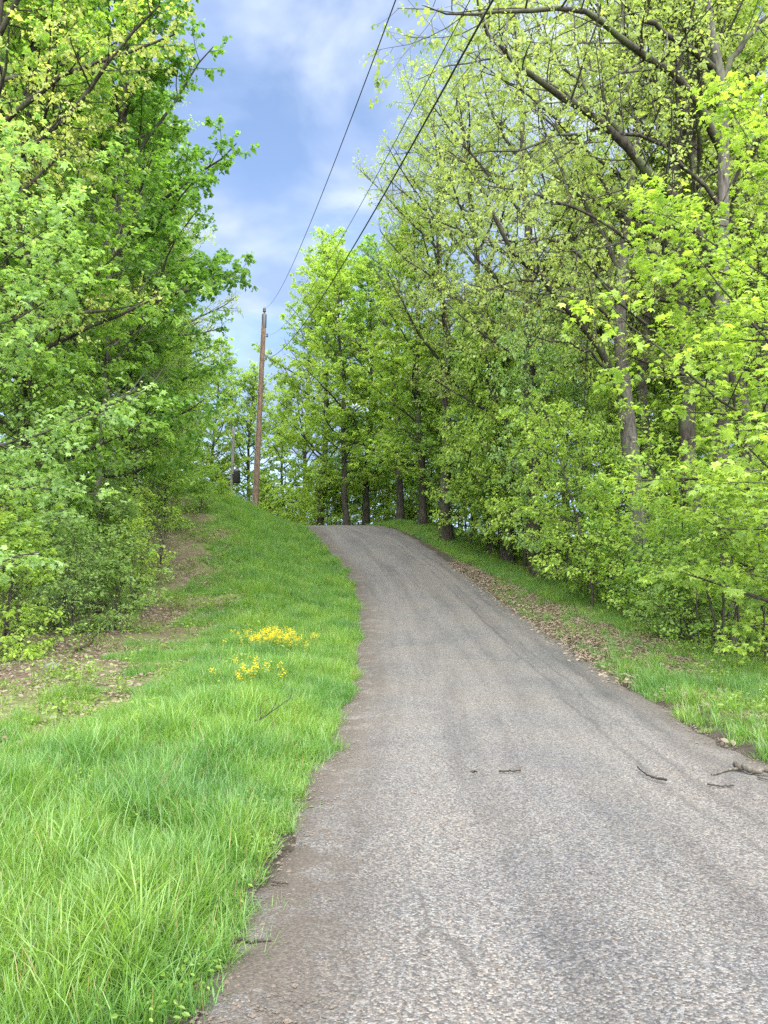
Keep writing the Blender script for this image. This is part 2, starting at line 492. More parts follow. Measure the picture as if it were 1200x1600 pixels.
# streaks along the road
st = ramp(N, [(0.34, (.74, .73, .73)), (0.5, (1, 1, 1)), (0.7, (1.10, 1.08, 1.05))])
L(noise(1, 5, UVo, .6, (2.4, .11, 1)), st.inputs[0]); c = mixc(N, L, .85, c, st.outputs[0], 'MULTIPLY')
# polished wheel tracks are a little darker with tar bleeding through
su = N('ShaderNodeSeparateXYZ'); L(UVo, su.inputs[0])
wob = N('ShaderNodeMath', operation='MULTIPLY_ADD'); L(noise(.35, 3, UVo, .5, (.01, 1, 1)), wob.inputs[0]); wob.inputs[1].default_value = .35
L(su.outputs[0], wob.inputs[2])
def band(center, width, src):
    a = N('ShaderNodeMath', operation='SUBTRACT'); L(src, a.inputs[0]); a.inputs[1].default_value = center
    b = N('ShaderNodeMath', operation='ABSOLUTE'); L(a.outputs[0], b.inputs[0])
    e = N('ShaderNodeMapRange', interpolation_type='SMOOTHSTEP'); e.inputs['From Min'].default_value = width; e.inputs['From Max'].default_value = 0
    L(b.outputs[0], e.inputs[0])
    return e.outputs[0]
def mul(a, b):
    q = N('ShaderNodeMath', operation='MULTIPLY')
    for i, v in enumerate((a, b)):
        if hasattr(v, 'is_linked'):
            L(v, q.inputs[i])
        else:
            q.inputs[i].default_value = v
    return q.outputs[0]
tar = ramp(N, [(0.36, (0, 0, 0)), (0.56, (1, 1, 1))]); L(noise(1, 6, UVo, .65, (5, .5, 1)), tar.inputs[0])
for cen, wid, amt in ((1.08, .06, .42), (1.36, .05, .34), (1.72, .24, .40), (-.4, .26, .26), (.6, .3, .14)):
    c = mixc(N, L, mul(mul(band(cen, wid, wob.outputs[0]), tar.outputs[0]), amt), c, (0.03, 0.029, 0.03))
# brown crumbled soil on the left side, dark damp crumbs on the right edge
sl = N('ShaderNodeMapRange', interpolation_type='SMOOTHSTEP'); sl.inputs['From Min'].default_value = -.95; sl.inputs['From Max'].default_value = -1.85; L(wob.outputs[0], sl.inputs[0])
so = ramp(N, [(0.36, (0, 0, 0)), (0.52, (1, 1, 1))]); L(noise(3.0, 7, OB, .7), so.inputs[0])
soil = ramp(N, [(0.3, (0.032, 0.027, 0.022)), (0.6, (0.082, 0.069, 0.057)), (0.8, (0.15, 0.128, 0.108))]); L(noise(60, 4, OB, .7), soil.inputs[0])
c = mixc(N, L, mul(mul(sl.outputs[0], so.outputs[0]), .9), c, soil.outputs[0])
srr = N('ShaderNodeMapRange', interpolation_type='SMOOTHSTEP'); srr.inputs['From Min'].default_value = 1.5; srr.inputs['From Max'].default_value = 2.12; L(su.outputs[0], srr.inputs[0])
dk = ramp(N, [(0.3, (0.03, 0.028, 0.026)), (0.7, (0.12, 0.108, 0.095))]); L(noise(45, 4, OB, .7), dk.inputs[0])
so2 = ramp(N, [(0.36, (0, 0, 0)), (0.48, (1, 1, 1))]); L(noise(1.6, 6, OB, .65), so2.inputs[0])
c = mixc(N, L, mul(mul(srr.outputs[0], so2.outputs[0]), .92), c, dk.outputs[0])
# fine cracks
cv = N('ShaderNodeTexVoronoi', feature='DISTANCE_TO_EDGE'); cv.inputs['Scale'].default_value = .55
mpc = N('ShaderNodeMapping'); mpc.inputs['Scale'].default_value = (1.6, .6, 1); L(UVo, mpc.inputs[0])
dst = N('ShaderNodeVectorMath', operation='ADD'); L(mpc.outputs[0], dst.inputs[0])
nq = N('ShaderNodeTexNoise'); nq.inputs['Scale'].default_value = 3; nq.inputs['Detail'].default_value = 5; L(UVo, nq.inputs['Vector'])
nqs = N('ShaderNodeVectorMath', operation='SCALE'); nqs.inputs['Scale'].default_value = .45; L(nq.outputs['Color'], nqs.inputs[0]); L(nqs.outputs[0], dst.inputs[1])
L(dst.outputs[0], cv.inputs['Vector'])
ck = ramp(N, [(0.004, (1, 1, 1)), (0.014, (0, 0, 0))]); L(cv.outputs['Distance'], ck.inputs[0])
ckn = ramp(N, [(0.52, (0, 0, 0)), (0.6, (1, 1, 1))]); L(noise(.4, 3, OB), ckn.inputs[0])
c = mixc(N, L, 1.0, c, (.90, .895, .885), 'MULTIPLY')
c = mixc(N, L, mul(mul(ck.outputs[0], ckn.outputs[0]), .6), c, (0.05, 0.047, 0.045))
p = N('ShaderNodeBsdfPrincipled'); p.inputs['Roughness'].default_value = .85; p.inputs['Specular IOR Level'].default_value = .25
L(c, p.inputs['Base Color'])
bp = N('ShaderNodeBump'); bp.inputs['Strength'].default_value = .75; bp.inputs['Distance'].default_value = .006
vi = N('ShaderNodeMath', operation='SUBTRACT'); vi.inputs[0].default_value = 1; L(vo.outputs['Distance'], vi.inputs[1])
L(vi.outputs[0], bp.inputs['Height'])
bp2 = N('ShaderNodeBump'); bp2.inputs['Strength'].default_value = .5; bp2.inputs['Distance'].default_value = .02
L(noise(7, 6, OB, .7), bp2.inputs['Height']); L(bp.outputs[0], bp2.inputs['Normal'])
L(bp2.outputs[0], p.inputs['Normal']); L(p.outputs[0], out.inputs[0])
M_ROAD = m
ro = obj('road', mesh_arrays('road', RVv, RF, [M_ROAD], smooth=True, uv=UVv))
ro['kind'] = 'structure'
def road_surface(x, y):
    u = (x - road_x(y)) / (road_w(y) / 2 + .06)
    return float(road_z(y) + .035 * (1 - u * u) + .012 + 0.004)

# ------------------------------------------------------------------ trees
def grow(seed, H=18, r0=.2, base=3.5, n1=40, Lmax=4.0, el=(15, 62), sp2=.34, sp3=.2, len2=.45, len3=.5,
         leaf=.12, per=12, shape=LEAF_KITE, droop=.45, lean=(0, 0), tip_up=.5, wob=.06, profile='round',
         limbs=None, trunk=None, up2=.25, flat=.6, spread2=.35, keep=1.0, top_r=.03, stems=1, ang2=55, offset=.05):
    """one tree: returns the wood (trunk and limbs) and the crown (twigs and leaves) as meshes around the base (0,0,0)"""
    rng = np.random.default_rng(seed)
    wood, crown = Acc(), Acc()
    trunks = []
    for s in range(stems):
        if trunk is not None:
            tp = resample(trunk, 16)
        else:
            k = 14
            hh = np.linspace(-.35, H * (1 if s == 0 else rng.uniform(.75, .95)), k + 1)
            wx = np.cumsum(rng.normal(size=(k + 1, 2)) * wob * H / k, 0); wx[:1] = 0
            aa = rng.uniform(0, 6.28)
            out_ = (0 if stems == 1 else .16 * H / stems ** .3) * np.array([math.cos(aa), math.sin(aa)])
            q = (hh / H)[:, None]
            tp = np.concatenate([wx + np.array(lean) * np.maximum(q, 0) ** 1.3 * H + out_ * np.maximum(q, 0), hh[:, None]], 1)
        trunks.append(tp)
    TP = np.stack(trunks); n, kk, _ = TP.shape
    q = np.linspace(0, 1, kk)
    rr = (r0 / math.sqrt(stems)) * ((1 - q) ** .85 * .96 + .04) * (1 + .55 * np.exp(-q * 28))
    TR = np.maximum(np.broadcast_to(rr, (n, kk)), top_r * .6)
    V, F = tubes(TP, TR, 9 if r0 > .1 else 6); wood.add(V, F)
    # limbs
    tl = np.linalg.norm(np.diff(TP[0], axis=0), axis=1).sum()
    limb_list = []
    if n1:
        pos, D, t, Lp, rp, T = spawn(TP, TR, (tl - base) / max(n1 / stems, 1), base / tl, rng, 60, 3.0, .985)
        h = np.clip((t - base / tl) / (1 - base / tl), 0, 1)
        az = np.arange(len(t)) * 2.39996 + rng.normal(size=len(t)) * .5
        if profile == 'round':
            ln = Lmax * (.45 + .75 * np.sin(np.pi * np.clip(h * .82 + .16, 0, 1))) * .87
        elif profile == 'low':
            ln = Lmax * (1.0 - .72 * h)
        else:
            ln = Lmax * (.35 + .8 * np.sin(np.pi * np.clip(h * .62 + .30, 0, 1)))
        ln = ln * rng.uniform(.65, 1.15, len(t))
        ln[h > .9] *= .8
        e = R(el[0]) + (R(el[1]) - R(el[0])) * h + rng.normal(size=len(t)) * .15
        D = np.stack([np.cos(az) * np.cos(e), np.sin(az) * np.cos(e), np.sin(e)], 1)
        P1 = curves(pos, D, ln, 7, tip_up * (.2 - .4 * (1 - h)) + .2, .10, rng)
        r1 = np.minimum(rp * .55, .012 + ln * .014)
        R1 = r1[:, None] * np.linspace(1, .25, 8)[None]
        V, F = tubes(P1, R1, 5); wood.add(V, F)
    else:
        P1 = np.zeros((0, 8, 3)); R1 = np.zeros((0, 8))
    if limbs is not None:
        for (path, ra, rb) in limbs:
            lp = resample(path, 14)
            lp[1:-1] += rng.normal(size=(12, 3)) * .04
            lr = np.linspace(1, 0, 14) ** .9 * (ra - rb) + rb
            limb_list.append(tubes(lp[None], lr[None], 7))
            lq = resample(path, 8)
            P1 = np.concatenate([P1, lq[None]]); R1 = np.concatenate([R1, np.linspace(ra, rb, 8)[None]])
    # trunk tops sprout too
    top = np.stack([resample(tp[-5:], 8) for tp in trunks])
    P1 = np.concatenate([P1, top]); R1 = np.concatenate([R1, np.full((len(top), 8), top_r)])
    pos, D, t, Lp, rp, T = spawn(P1, R1, sp2, .14, rng, ang2, spread2, 1.0, 2)
    ln = np.clip(len2 * Lp * (1.15 - .8 * t) * rng.uniform(.5, 1.2, len(t)), .25, 3.2)
    P2 = curves(pos, D, ln, 5, up2, .12, rng)
    r2 = np.minimum(rp * .6, .006 + .008 * ln)
    R2 = r2[:, None] * np.linspace(1, .35, 6)[None]
    V, F = tubes(P2, R2, 4); wood.add(V, F)
    P23 = np.concatenate([P2, np.stack([P1[:, -1]] * 0, 1)]) if False else P2
    pos, D, t, Lp, rp, T = spawn(P23, R2, sp3, .12, rng, 50, .6, 1.0, 2)
    ln = len3 * rng.uniform(.5, 1.25, len(t))
    P3 = curves(pos, D, ln, 3, .05, .15, rng)
    R3 = np.minimum(rp * .7, .0045)[:, None] * np.linspace(1, .5, 4)[None]
    V, F = tubes(P3, R3, 3); crown.add(V, F, 1)
    kp = None
    if keep < 1:
        # whole sprays stay bare here and there
        kp = (rng.uniform(size=len(P3)) < keep).astype(int)
    if per:
        add_leaves_on(crown, P3, per, leaf, shape, rng, droop=droop, keep=kp, flat=flat, offset=offset)
        add_leaves_on(crown, P2[:, 2:], per * .6, leaf, shape, rng, droop=droop, flat=flat, offset=offset)
    return wood, crown, limb_list, P2

class Kind:
    def __init__(s, name, **k):
        s.name = name
        w, c, l, _ = grow(**k)
        s.wood = w.mesh('trunk', [M_BARK], True)
        s.crown = c.mesh('crown', [M_LEAF, M_TWIG])
        s.limbs = []
        for V, F in l:
            s.limbs.append(mesh_arrays('limb', V, F, [M_BARK], attrs={}, smooth=True))
def plant(kind, name, x, y, rot, scale, color, label, cat, group=None, sz=None, z=None, dz=0.0):
    root = bpy.data.objects.new(name, None); col.objects.link(root)
    root.empty_display_size = .2
    root.location = (x, y, (gz(x, y) if z is None else z) + dz)
    root.rotation_euler = (0, 0, rot)
    root.scale = (scale, scale, scale if sz is None else sz)
    obj('trunk' if cat != 'shrub' else 'stem', kind.wood, root)
    for lm in kind.limbs:
        obj('limb', lm, root)
    cr_ = obj('crown' if cat != 'shrub' else 'foliage', kind.crown, root, color=color)
    cr_['kind'] = 'stuff'
    tag(root, label, cat, group)
    return root

K = {}
K['maple1'] = Kind('m', seed=11, H=20, r0=.24, base=3.0, n1=50, Lmax=4.2, per=17, leaf=.135)
K['maple2'] = Kind('m', seed=12, H=18, r0=.20, base=2.4, n1=48, Lmax=3.8, lean=(.05, 0), per=17, leaf=.13)
K['tall1'] = Kind('t', seed=13, H=22, r0=.26, base=7.5, n1=40, Lmax=4.4, profile='top', per=16, leaf=.13)
K['olive1'] = Kind('o', seed=21, H=22, r0=.27, base=7, n1=34, Lmax=4.8, profile='top', leaf=.085, per=11, el=(25, 68), droop=.7, flat=.9)
K['olive2'] = Kind('o', seed=22, H=20, r0=.24, base=6, n1=32, Lmax=4.6, profile='top', leaf=.085, per=10, el=(25, 66), droop=.7, flat=.9, lean=(.08, .03))
K['bare'] = Kind('b', seed=31, H=19, r0=.20, base=7, n1=30, Lmax=3.4, profile='top', leaf=.06, per=.9, el=(45, 75), sp3=.22, up2=.5, droop=.7)
K['under1'] = Kind('u', seed=41, H=7.5, r0=.06, base=1.1, n1=26, Lmax=2.6, el=(4, 45), sp2=.26, sp3=.17, leaf=.088, per=12, len3=.42, profile='round', up2=.05, tip_up=.1, spread2=.2, wob=.1)
K['under2'] = Kind('u', seed=42, H=6.0, r0=.05, base=.8, n1=22, Lmax=2.3, el=(2, 40), sp2=.26, sp3=.17, leaf=.088, per=12, len3=.42, profile='round', up2=.05, tip_up=.1, spread2=.2, lean=(.18, 0), wob=.1)
K['near1'] = Kind('n', seed=51, H=9.0, r0=.085, base=1.5, n1=26, Lmax=3.6, el=(5, 40), sp2=.27, sp3=.19, leaf=.092, per=10.5, len3=.4, shape=LEAF_LOBED, up2=0, tip_up=.1, spread2=.15, flat=.45, wob=.07, droop=.4)
K['near2'] = Kind('n', seed=52, H=4.2, r0=.035, base=.7, n1=15, Lmax=1.8, el=(0, 38), sp2=.2, sp3=.15, leaf=.09, per=9, len3=.3, shape=LEAF_LOBED, up2=0, tip_up=.1, spread2=.15, flat=.45, wob=.1)
K['shrub1'] = Kind('s', seed=61, H=2.6, r0=.05, base=.25, n1=34, Lmax=1.3, el=(10, 60), sp2=.17, sp3=.12, leaf=.07, per=10, len3=.22, stems=5, shape=LEAF_OVAL, top_r=.008, flat=.8, offset=.03)
K['shrub2'] = Kind('s', seed=62, H=1.7, r0=.04, base=.15, n1=30, Lmax=1.2, el=(5, 55), sp2=.15, sp3=.12, leaf=.065, per=9, len3=.2, stems=5, shape=LEAF_OVAL, top_r=.008, flat=.8, offset=.03)
K['brush'] = Kind('r', seed=66, H=1.7, r0=.035, base=.15, n1=34, Lmax=1.3, el=(5, 60), sp2=.14, sp3=.11, leaf=.045, per=1.6, len3=.3, stems=7, shape=LEAF_OVAL, top_r=.006, flat=.8, offset=.03, spread2=1.0)
K['sap'] = Kind('p', seed=71, H=3.4, r0=.022, base=.8, n1=12, Lmax=1.1, el=(5, 50), sp2=.16, sp3=.13, leaf=.085, per=6, len3=.25, top_r=.006, up2=0, wob=.12, flat=.5)
K['snag'] = Kind('d', seed=81, H=13, r0=.13, base=5, n1=26, Lmax=2.6, el=(35, 70), leaf=.05, per=0, sp3=.16, len3=.6, up2=.5)

C_BRIGHT = (0.240, 0.350, 0.066); C_MID = (0.178, 0.300, 0.062); C_DARK = (0.122, 0.240, 0.046)
C_OLIVE = (0.245, 0.315, 0.100); C_YELL = (0.285, 0.335, 0.105); C_PALE = (0.21, 0.33, 0.12); C_SHRUB = (0.17, 0.265, 0.08)
C_BROWN = (0.13, 0.10, 0.05)
def px2x(px, Y):
    return (px - 600) / FPX * Y

# --- trees that can be told apart: kind, name, pixel column, distance, turn, size, colour, label
front = [
 # left of the road, near to far
 ('near1', 'young_maple', -110, 11.5, .4, .95, C_PALE, 'pale green young tree at the left picture edge above the leaf litter'),
 ('olive1', 'oak_tree', -40, 15, 1.0, .95, C_YELL, 'tall tree with yellowish new leaves in the upper left corner'),
 ('maple2', 'maple_tree', 30, 17, 2.2, 1.0, C_MID, 'full green tree left of the road behind the brush'),
 ('maple1', 'maple_tree', 140, 23, .3, 1.12, C_DARK, 'tallest dark green tree on the left, reaching the top edge beside the sky'),
 ('maple1', 'maple_tree', 200, 30, 3.6, .95, C_DARK, 'dark green tree hanging over the grass bank left of the utility pole'),
 ('olive2', 'oak_tree', 240, 34, 3.3, 1.02, C_OLIVE, 'loose olive tree whose twigs reach farthest into the sky from the left'),
 ('maple2', 'maple_tree', 230, 38, 5.2, .85, C_MID, 'mid green tree on the knoll behind the dark left trees'),
 ('under2', 'understory_tree', 120, 20, 4.0, 1.25, C_SHRUB, 'dull green bushy young tree below the tall left maple'),
 ('under1', 'understory_tree', 215, 27, 1.2, 1.15, C_MID, 'dense young tree at the foot of the dark left trees'),
 # far centre
 ('maple2', 'slender_tree', 322, 63, .5, 1.12, C_BRIGHT, 'bright yellow green tree far behind the knoll, left of the utility pole'),
 ('maple1', 'slender_tree', 388, 64, 2.5, .92, C_BRIGHT, 'bright far tree straight behind the utility pole'),
 ('maple1', 'slender_tree', 276, 61, 4.0, 1.0, C_BRIGHT, 'bright far tree at the edge of the dark left trees'),
 ('maple2', 'slender_tree', 440, 62, 1.4, .88, C_BRIGHT, 'bright far tree just right of the utility pole over the road crest'),
 # right side of the crest
 ('maple2', 'roadside_tree', 543, 47, 2.9, 1.02, C_BRIGHT, 'leafy tree with a slim leaning trunk right beside the road crest'),
 ('maple1', 'roadside_tree', 570, 49, .2, .98, C_MID, 'tree with a stout dark trunk at the road crest, right of a slim one'),
 ('maple1', 'roadside_tree', 500, 55, 1.2, 1.22, C_BRIGHT, 'leafy tree left of the crest trunks, overhanging the gap of sky'),
 ('olive1', 'oak_tree', 850, 27, .6, 1.12, C_OLIVE, 'tall yellowish tree behind the leftward limbs of the grey trunked oak'),
 ('olive2', 'oak_tree', 960, 26, 5.6, 1.2, C_YELL, 'tall yellowish tree top between the two budding oaks'),
 ('olive1', 'oak_tree', 1070, 21, 4.1, 1.1, C_OLIVE, 'tall olive tree close behind the trunk of the large budding oak'),
 ('olive2', 'oak_tree', 1190, 20, 2.7, 1.15, C_OLIVE, 'tall olive tree at the upper right picture edge'),
 ('bare', 'bare_tree', 470, 62, 1.1, 1.32, C_BROWN, 'almost leafless grey tree standing up behind the crest trees'),
 ('bare', 'bare_tree', 625, 44, 2.1, 1.12, C_BROWN, 'budding brownish tree top against the sky under the wires'),
 ('maple1', 'maple_tree', 660, 40, 4.4, .90, C_BRIGHT, 'round green tree right of the crest above the end of the road'),
 ('olive1', 'oak_tree', 700, 36, 2.2, 1.05, C_OLIVE, 'tall olive tinted tree in the middle of the right wood'),
 ('olive2', 'oak_tree', 790, 32, 3.4, 1.12, C_OLIVE, 'tall budding tree behind the dark limbs, its top beside the thick wire'),
 ('maple2', 'maple_tree', 770, 33, .9, .72, C_PALE, 'whitish green tree halfway up in the right wood'),
 ('under1', 'understory_tree', 1060, 24.5, 5.0, 1.1, C_BRIGHT, 'bright layered young tree between the two grey trunks, set back'),
 ('under2', 'understory_tree', 925, 20.3, 2.9, .95, C_BRIGHT, 'bright young tree with a bowed slim stem just left of the thick grey trunk'),
 ('near1', 'young_maple', 1270, 11.5, 3.1, 1.08, C_BRIGHT, 'nearest bright maple reaching in from the right picture edge'),
 ('near1', 'young_maple', 1215, 15, .6, .85, C_BRIGHT, 'bright maple with layered sprays behind the nearest maple at right'),
 ('near2', 'maple_sapling', 1215, 11.8, 1.0, .85, C_BRIGHT, 'low bright maple sapling at the right edge above the verge'),
]
for kd, nm, px, Y, rot, sc, colr, lab in front:
    plant(K[kd], nm, px2x(px, Y), Y, rot, sc, colr, lab, 'tree')

for i, (px, Y, sc) in enumerate([(500, 57, 2.5), (535, 56, 2.4), (570, 54, 2.2), (602, 51, 2.0), (640, 49, 2.0), (462, 62, 2.8), (420, 64, 2.6)]):
    plant(K['shrub1'], 'shrub', px2x(px, Y), Y, i * 1.3, sc, C_BRIGHT, 'big leafy bush closing the view beyond the road crest', 'shrub', 'bushes beyond the crest', dz=-.1)
for kd, px, Y, rot, sc, sz, colr, lab in [
 ('under1', 672, 41.5, 2.0, 1.0, 1.6, C_MID, 'tall leafy young tree overhanging the right verge near the crest'),
 ('under2', 716, 37, .4, 1.05, 1.9, C_BRIGHT, 'slim bright young tree where the right verge grass narrows'),
 ('under1', 764, 33, 4.2, 1.05, 1.55, C_BRIGHT, 'bright layered young tree behind the middle of the right grass strip'),
 ('under2', 822, 29, 3.2, 1.1, 1.8, C_BRIGHT, 'bright layered young tree at the lower end of the right grass strip'),
 ('under1', 865, 26, 1.0, .95, 1.4, C_PALE, 'pale young tree beside the lower end of the bright grass strip'),
 ('under2', 905, 23, 5.1, .9, 1.5, C_BRIGHT, 'bright young tree standing over the brown leaf verge')]:
    plant(K[kd], 'understory_tree', px2x(px, Y), Y, rot, sc, colr, lab, 'tree', sz=sz)

# --- the two big budding oaks at right, limb by limb
def rel(pts, root):
    return [np.array(at(*q)) - root for q in pts]
def big_oak(seed, trunk_px, limb_px, r0, label, colr, keep=.85, per=9.5):
    Y0 = trunk_px[0][2]
    b = at(*trunk_px[0]); root = np.array([b[0], b[1], gz(b[0], b[1])])
    tr = rel(trunk_px, root); tr[0] = np.array([0, 0, -.4])
    lm = [(rel(pts, root), ra, rb) for pts, ra, rb in limb_px]
    k = Kind.__new__(Kind)
    w, c, l, _ = grow(seed=seed, H=1, r0=r0, base=.8 * np.linalg.norm(tr[-1]), n1=10, Lmax=3.4, trunk=tr, limbs=lm,
                      leaf=.082, per=per, sp2=.36, sp3=.19, len2=.42, len3=.5, droop=.8, flat=.9, el=(30, 70), spread2=.7, keep=keep, up2=.35)
    k.wood = w.mesh('trunk', [M_BARK2], True); k.crown = c.mesh('crown', [M_LEAF, M_TWIG])
    k.limbs = [mesh_arrays('limb', V, F, [M_BARK], smooth=True) for V, F in l]  # limbs get darker bark than the trunk: their backlit look put into the colour
    return plant(k, 'oak_tree', root[0], root[1], 0, 1, colr, label, 'tree')
big_oak(5, [(1128, 900, 16), (1126, 700, 16), (1128, 450, 16), (1130, 165, 15.8), (1112, 50, 15.6), (1100, -60, 15.4), (1090, -180, 15.4)],
 [([(1127, 420, 16), (1070, 330, 15.6), (1015, 272, 15.2), (970, 225, 14.8), (920, 170, 14.3), (870, 145, 13.8), (815, 107, 13.3), (785, 80, 13), (755, 30, 12.7), (742, -20, 12.5)], .12, .012),
  ([(1000, 258, 15.1), (955, 190, 15.6), (920, 145, 16), (890, 112, 16.4), (850, 60, 17), (830, 10, 17.4)], .06, .015),
  ([(1129, 240, 16), (1070, 135, 15.2), (1030, 105, 14.7), (985, 70, 14.2), (945, 40, 13.7), (905, 12, 13.2), (840, 14, 12.4), (770, 22, 11.8), (720, 20, 11.4), (660, 8, 11.0)], .10, .006),
  ([(1118, 110, 15.8), (1092, 90, 15.4), (1050, 55, 15), (1010, 30, 14.5), (970, 0, 14), (930, -40, 13.5)], .085, .02),
  ([(1128, 500, 16), (1060, 420, 15.5), (990, 380, 15), (900, 330, 14.2), (830, 300, 13.6), (760, 290, 13)], .055, .010),
  ([(1129, 330, 16), (1050, 240, 15.4), (960, 205, 14.8), (880, 215, 14.2), (800, 235, 13.6), (740, 240, 13.2)], .05, .010),
  ([(1126, 130, 15.8), (1165, 60, 16), (1200, 20, 16.4), (1240, -20, 16.8)], .08, .02)],
 .20, 'large budding oak whose long dark limbs sweep left across the sky at upper right', C_OLIVE)
big_oak(6, [(996, 880, 21), (988, 740, 21), (976, 620, 21), (968, 480, 21), (985, 300, 21.3), (1000, 150, 21.6), (1008, -10, 22)],
 [([(976, 610, 21), (937, 547, 20.5), (905, 500, 20), (850, 440, 19.5), (815, 405, 19), (775, 350, 18.5), (745, 285, 18.2), (700, 235, 18)], .12, .02),
  ([(968, 480, 21), (930, 420, 20.5), (880, 380, 20), (830, 372, 19.5), (780, 378, 19), (740, 390, 18.6)], .07, .015),
  ([(972, 430, 21), (920, 330, 21), (880, 270, 21), (850, 200, 21), (840, 140, 21)], .08, .02),
  ([(972, 520, 21), (900, 450, 20), (830, 440, 19.3), (760, 455, 18.7), (690, 470, 18.2)], .055, .010),
  ([(980, 360, 21.2), (920, 250, 20.6), (860, 180, 20), (800, 130, 19.5), (750, 110, 19)], .065, .012),
  ([(985, 640, 21), (930, 560, 20), (880, 535, 19.3), (820, 520, 18.6)], .05, .012)],
 .30, 'grey trunked oak behind the bright saplings, its limbs leaning left over the verge', C_OLIVE)
big_oak(7, [(1022, 870, 24), (1012, 740, 24), (1003, 600, 24), (1020, 420, 24), (1050, 200, 24.4), (1060, 20, 25)],
 [([(1020, 420, 24), (1060, 330, 24), (1090, 250, 24), (1100, 150, 24)], .09, .02),
  ([(1008, 560, 24), (960, 470, 24.5), (920, 350, 25), (905, 240, 25.5)], .09, .02)],
 .26, 'second grey trunk close behind the grey trunked oak at right', C_YELL, keep=.8)

# --- the wood behind: trees nothing in the photograph tells apart
rng = np.random.default_rng(77)
back = []
for px, Y in [(880, 40), (960, 34), (1050, 30), (1140, 26), (1230, 22), (740, 48), (830, 52), (930, 46), (1030, 42), (1130, 38), (1210, 33), (660, 54), (1280, 27), (600, 62), (700, 62), (1000, 56), (1150, 50)]:
    back.append((px, Y, 'R'))
for px, Y in [(-20, 24), (60, 28), (-90, 20), (120, 34), (20, 36), (180, 42), (90, 46), (240, 50)]:
    back.append((px, Y, 'L'))
cy = ['olive1', 'tall1', 'olive2', 'maple1', 'tall1', 'maple2']
for i, (px, Y, s) in enumerate(back):
    kd = cy[i % 6]
    base_c = {'o': C_OLIVE, 't': C_BRIGHT, 'm': C_MID}[kd[0]]
    colr = tuple(np.array(base_c) * rng.uniform(.85, 1.2))
    if s == 'R':
        plant(K[kd], 'forest_tree', px2x(px, Y), Y, rng.uniform(0, 6.28), rng.uniform(.82, 1.02), colr, 'tree deep in the right hand wood behind the front trees', 'tree', 'trees deep in the right hand wood')
    else:
        plant(K[kd], 'forest_tree', px2x(px, Y), Y, rng.uniform(0, 6.28), rng.uniform(.8, 1.0), colr, 'tree deep in the left hand wood behind the front trees', 'tree', 'trees deep in the left hand wood')

# dead snag on the left
ds = K['snag']
ds.wood.materials[0] = M_DEAD; ds.crown.materials[1] = M_DEAD
plant(ds, 'dead_tree', px2x(140, 19.5), 19.5, .4, .95, C_BROWN, 'bare grey dead tree with brushy twigs among the left leaves', 'tree')

# --- understory fill, young growth that looks alike
fill = []
for px, Y, sc in [(700, 39, 1.35), (735, 35, 1.25), (790, 36, 1.5), (820, 31, 1.2), (670, 44, 1.5), (760, 42, 1.7), (860, 34, 1.5), (640, 48, 1.6), (720, 47, 1.8)]:
    fill.append((px, Y, 'U', sc))
for px, Y, sc in [(910, 28, 1.1), (970, 25, 1.0), (1000, 29, 1.3), (1060, 24, 1.1), (1040, 31, 1.4), (1120, 25, 1.1), (1180, 21, 1.0), (920, 34, 1.5)]:
    fill.append((px, Y, 'R', sc))
for px, Y, sc in [(530, 54, 1.0), (590, 53, 1.1), (460, 58, 1.0), (545, 58, 1.2), (490, 60, 1.2), (620, 57, 1.3), (430, 63, 1.2)]:
    fill.append((px, Y, 'C', sc))
for px, Y, sc in [(335, 64, 1.2), (375, 66, 1.2), (410, 62, 1.0), (278, 47, 1.0)]:
    fill.append((px, Y, 'K', sc))
for px, Y, sc in [(-40, 16, .9), (20, 18, .9), (70, 20, .9), (150, 25, 1.1), (190, 32, 1.2), (235, 36, 1.1), (255, 41, 1.1), (120, 21, 1.0), (170, 28, 1.2)]:
    fill.append((px, Y, 'L', sc))
WHERE = {'U': ('young leafy tree filling the wood right of the road below the crest', 'young trees right of the upper road'),
         'R': ('young leafy tree shaded under the oaks in the lower right wood', 'young trees under the right hand oaks'),
         'C': ('young leafy tree standing beyond the crest behind the road end', 'young trees beyond the crest'),
         'K': ('young bright tree far behind the knoll around the utility pole', 'young trees behind the knoll'),
         'L': ('young leafy tree filling the left hand wood under the tall trees', 'young trees under the left hand wood')}
for i, (px, Y, s, sc) in enumerate(fill):
    kd = ('under1', 'under2')[i % 2]
    base_c = {'U': (C_MID, C_BRIGHT), 'R': (C_BRIGHT, C_SHRUB, C_MID), 'C': (C_BRIGHT,), 'K': (C_BRIGHT,), 'L': (C_MID, C_SHRUB)}[s]
    base_c = base_c[i % len(base_c)]
    plant(K[kd], 'understory_tree', px2x(px, Y), Y, rng.uniform(0, 6.28), sc * rng.uniform(.92, 1.08), tuple(np.array(base_c) * rng.uniform(.9, 1.12)), *[WHERE[s][0], 'tree', WHERE[s][1]])

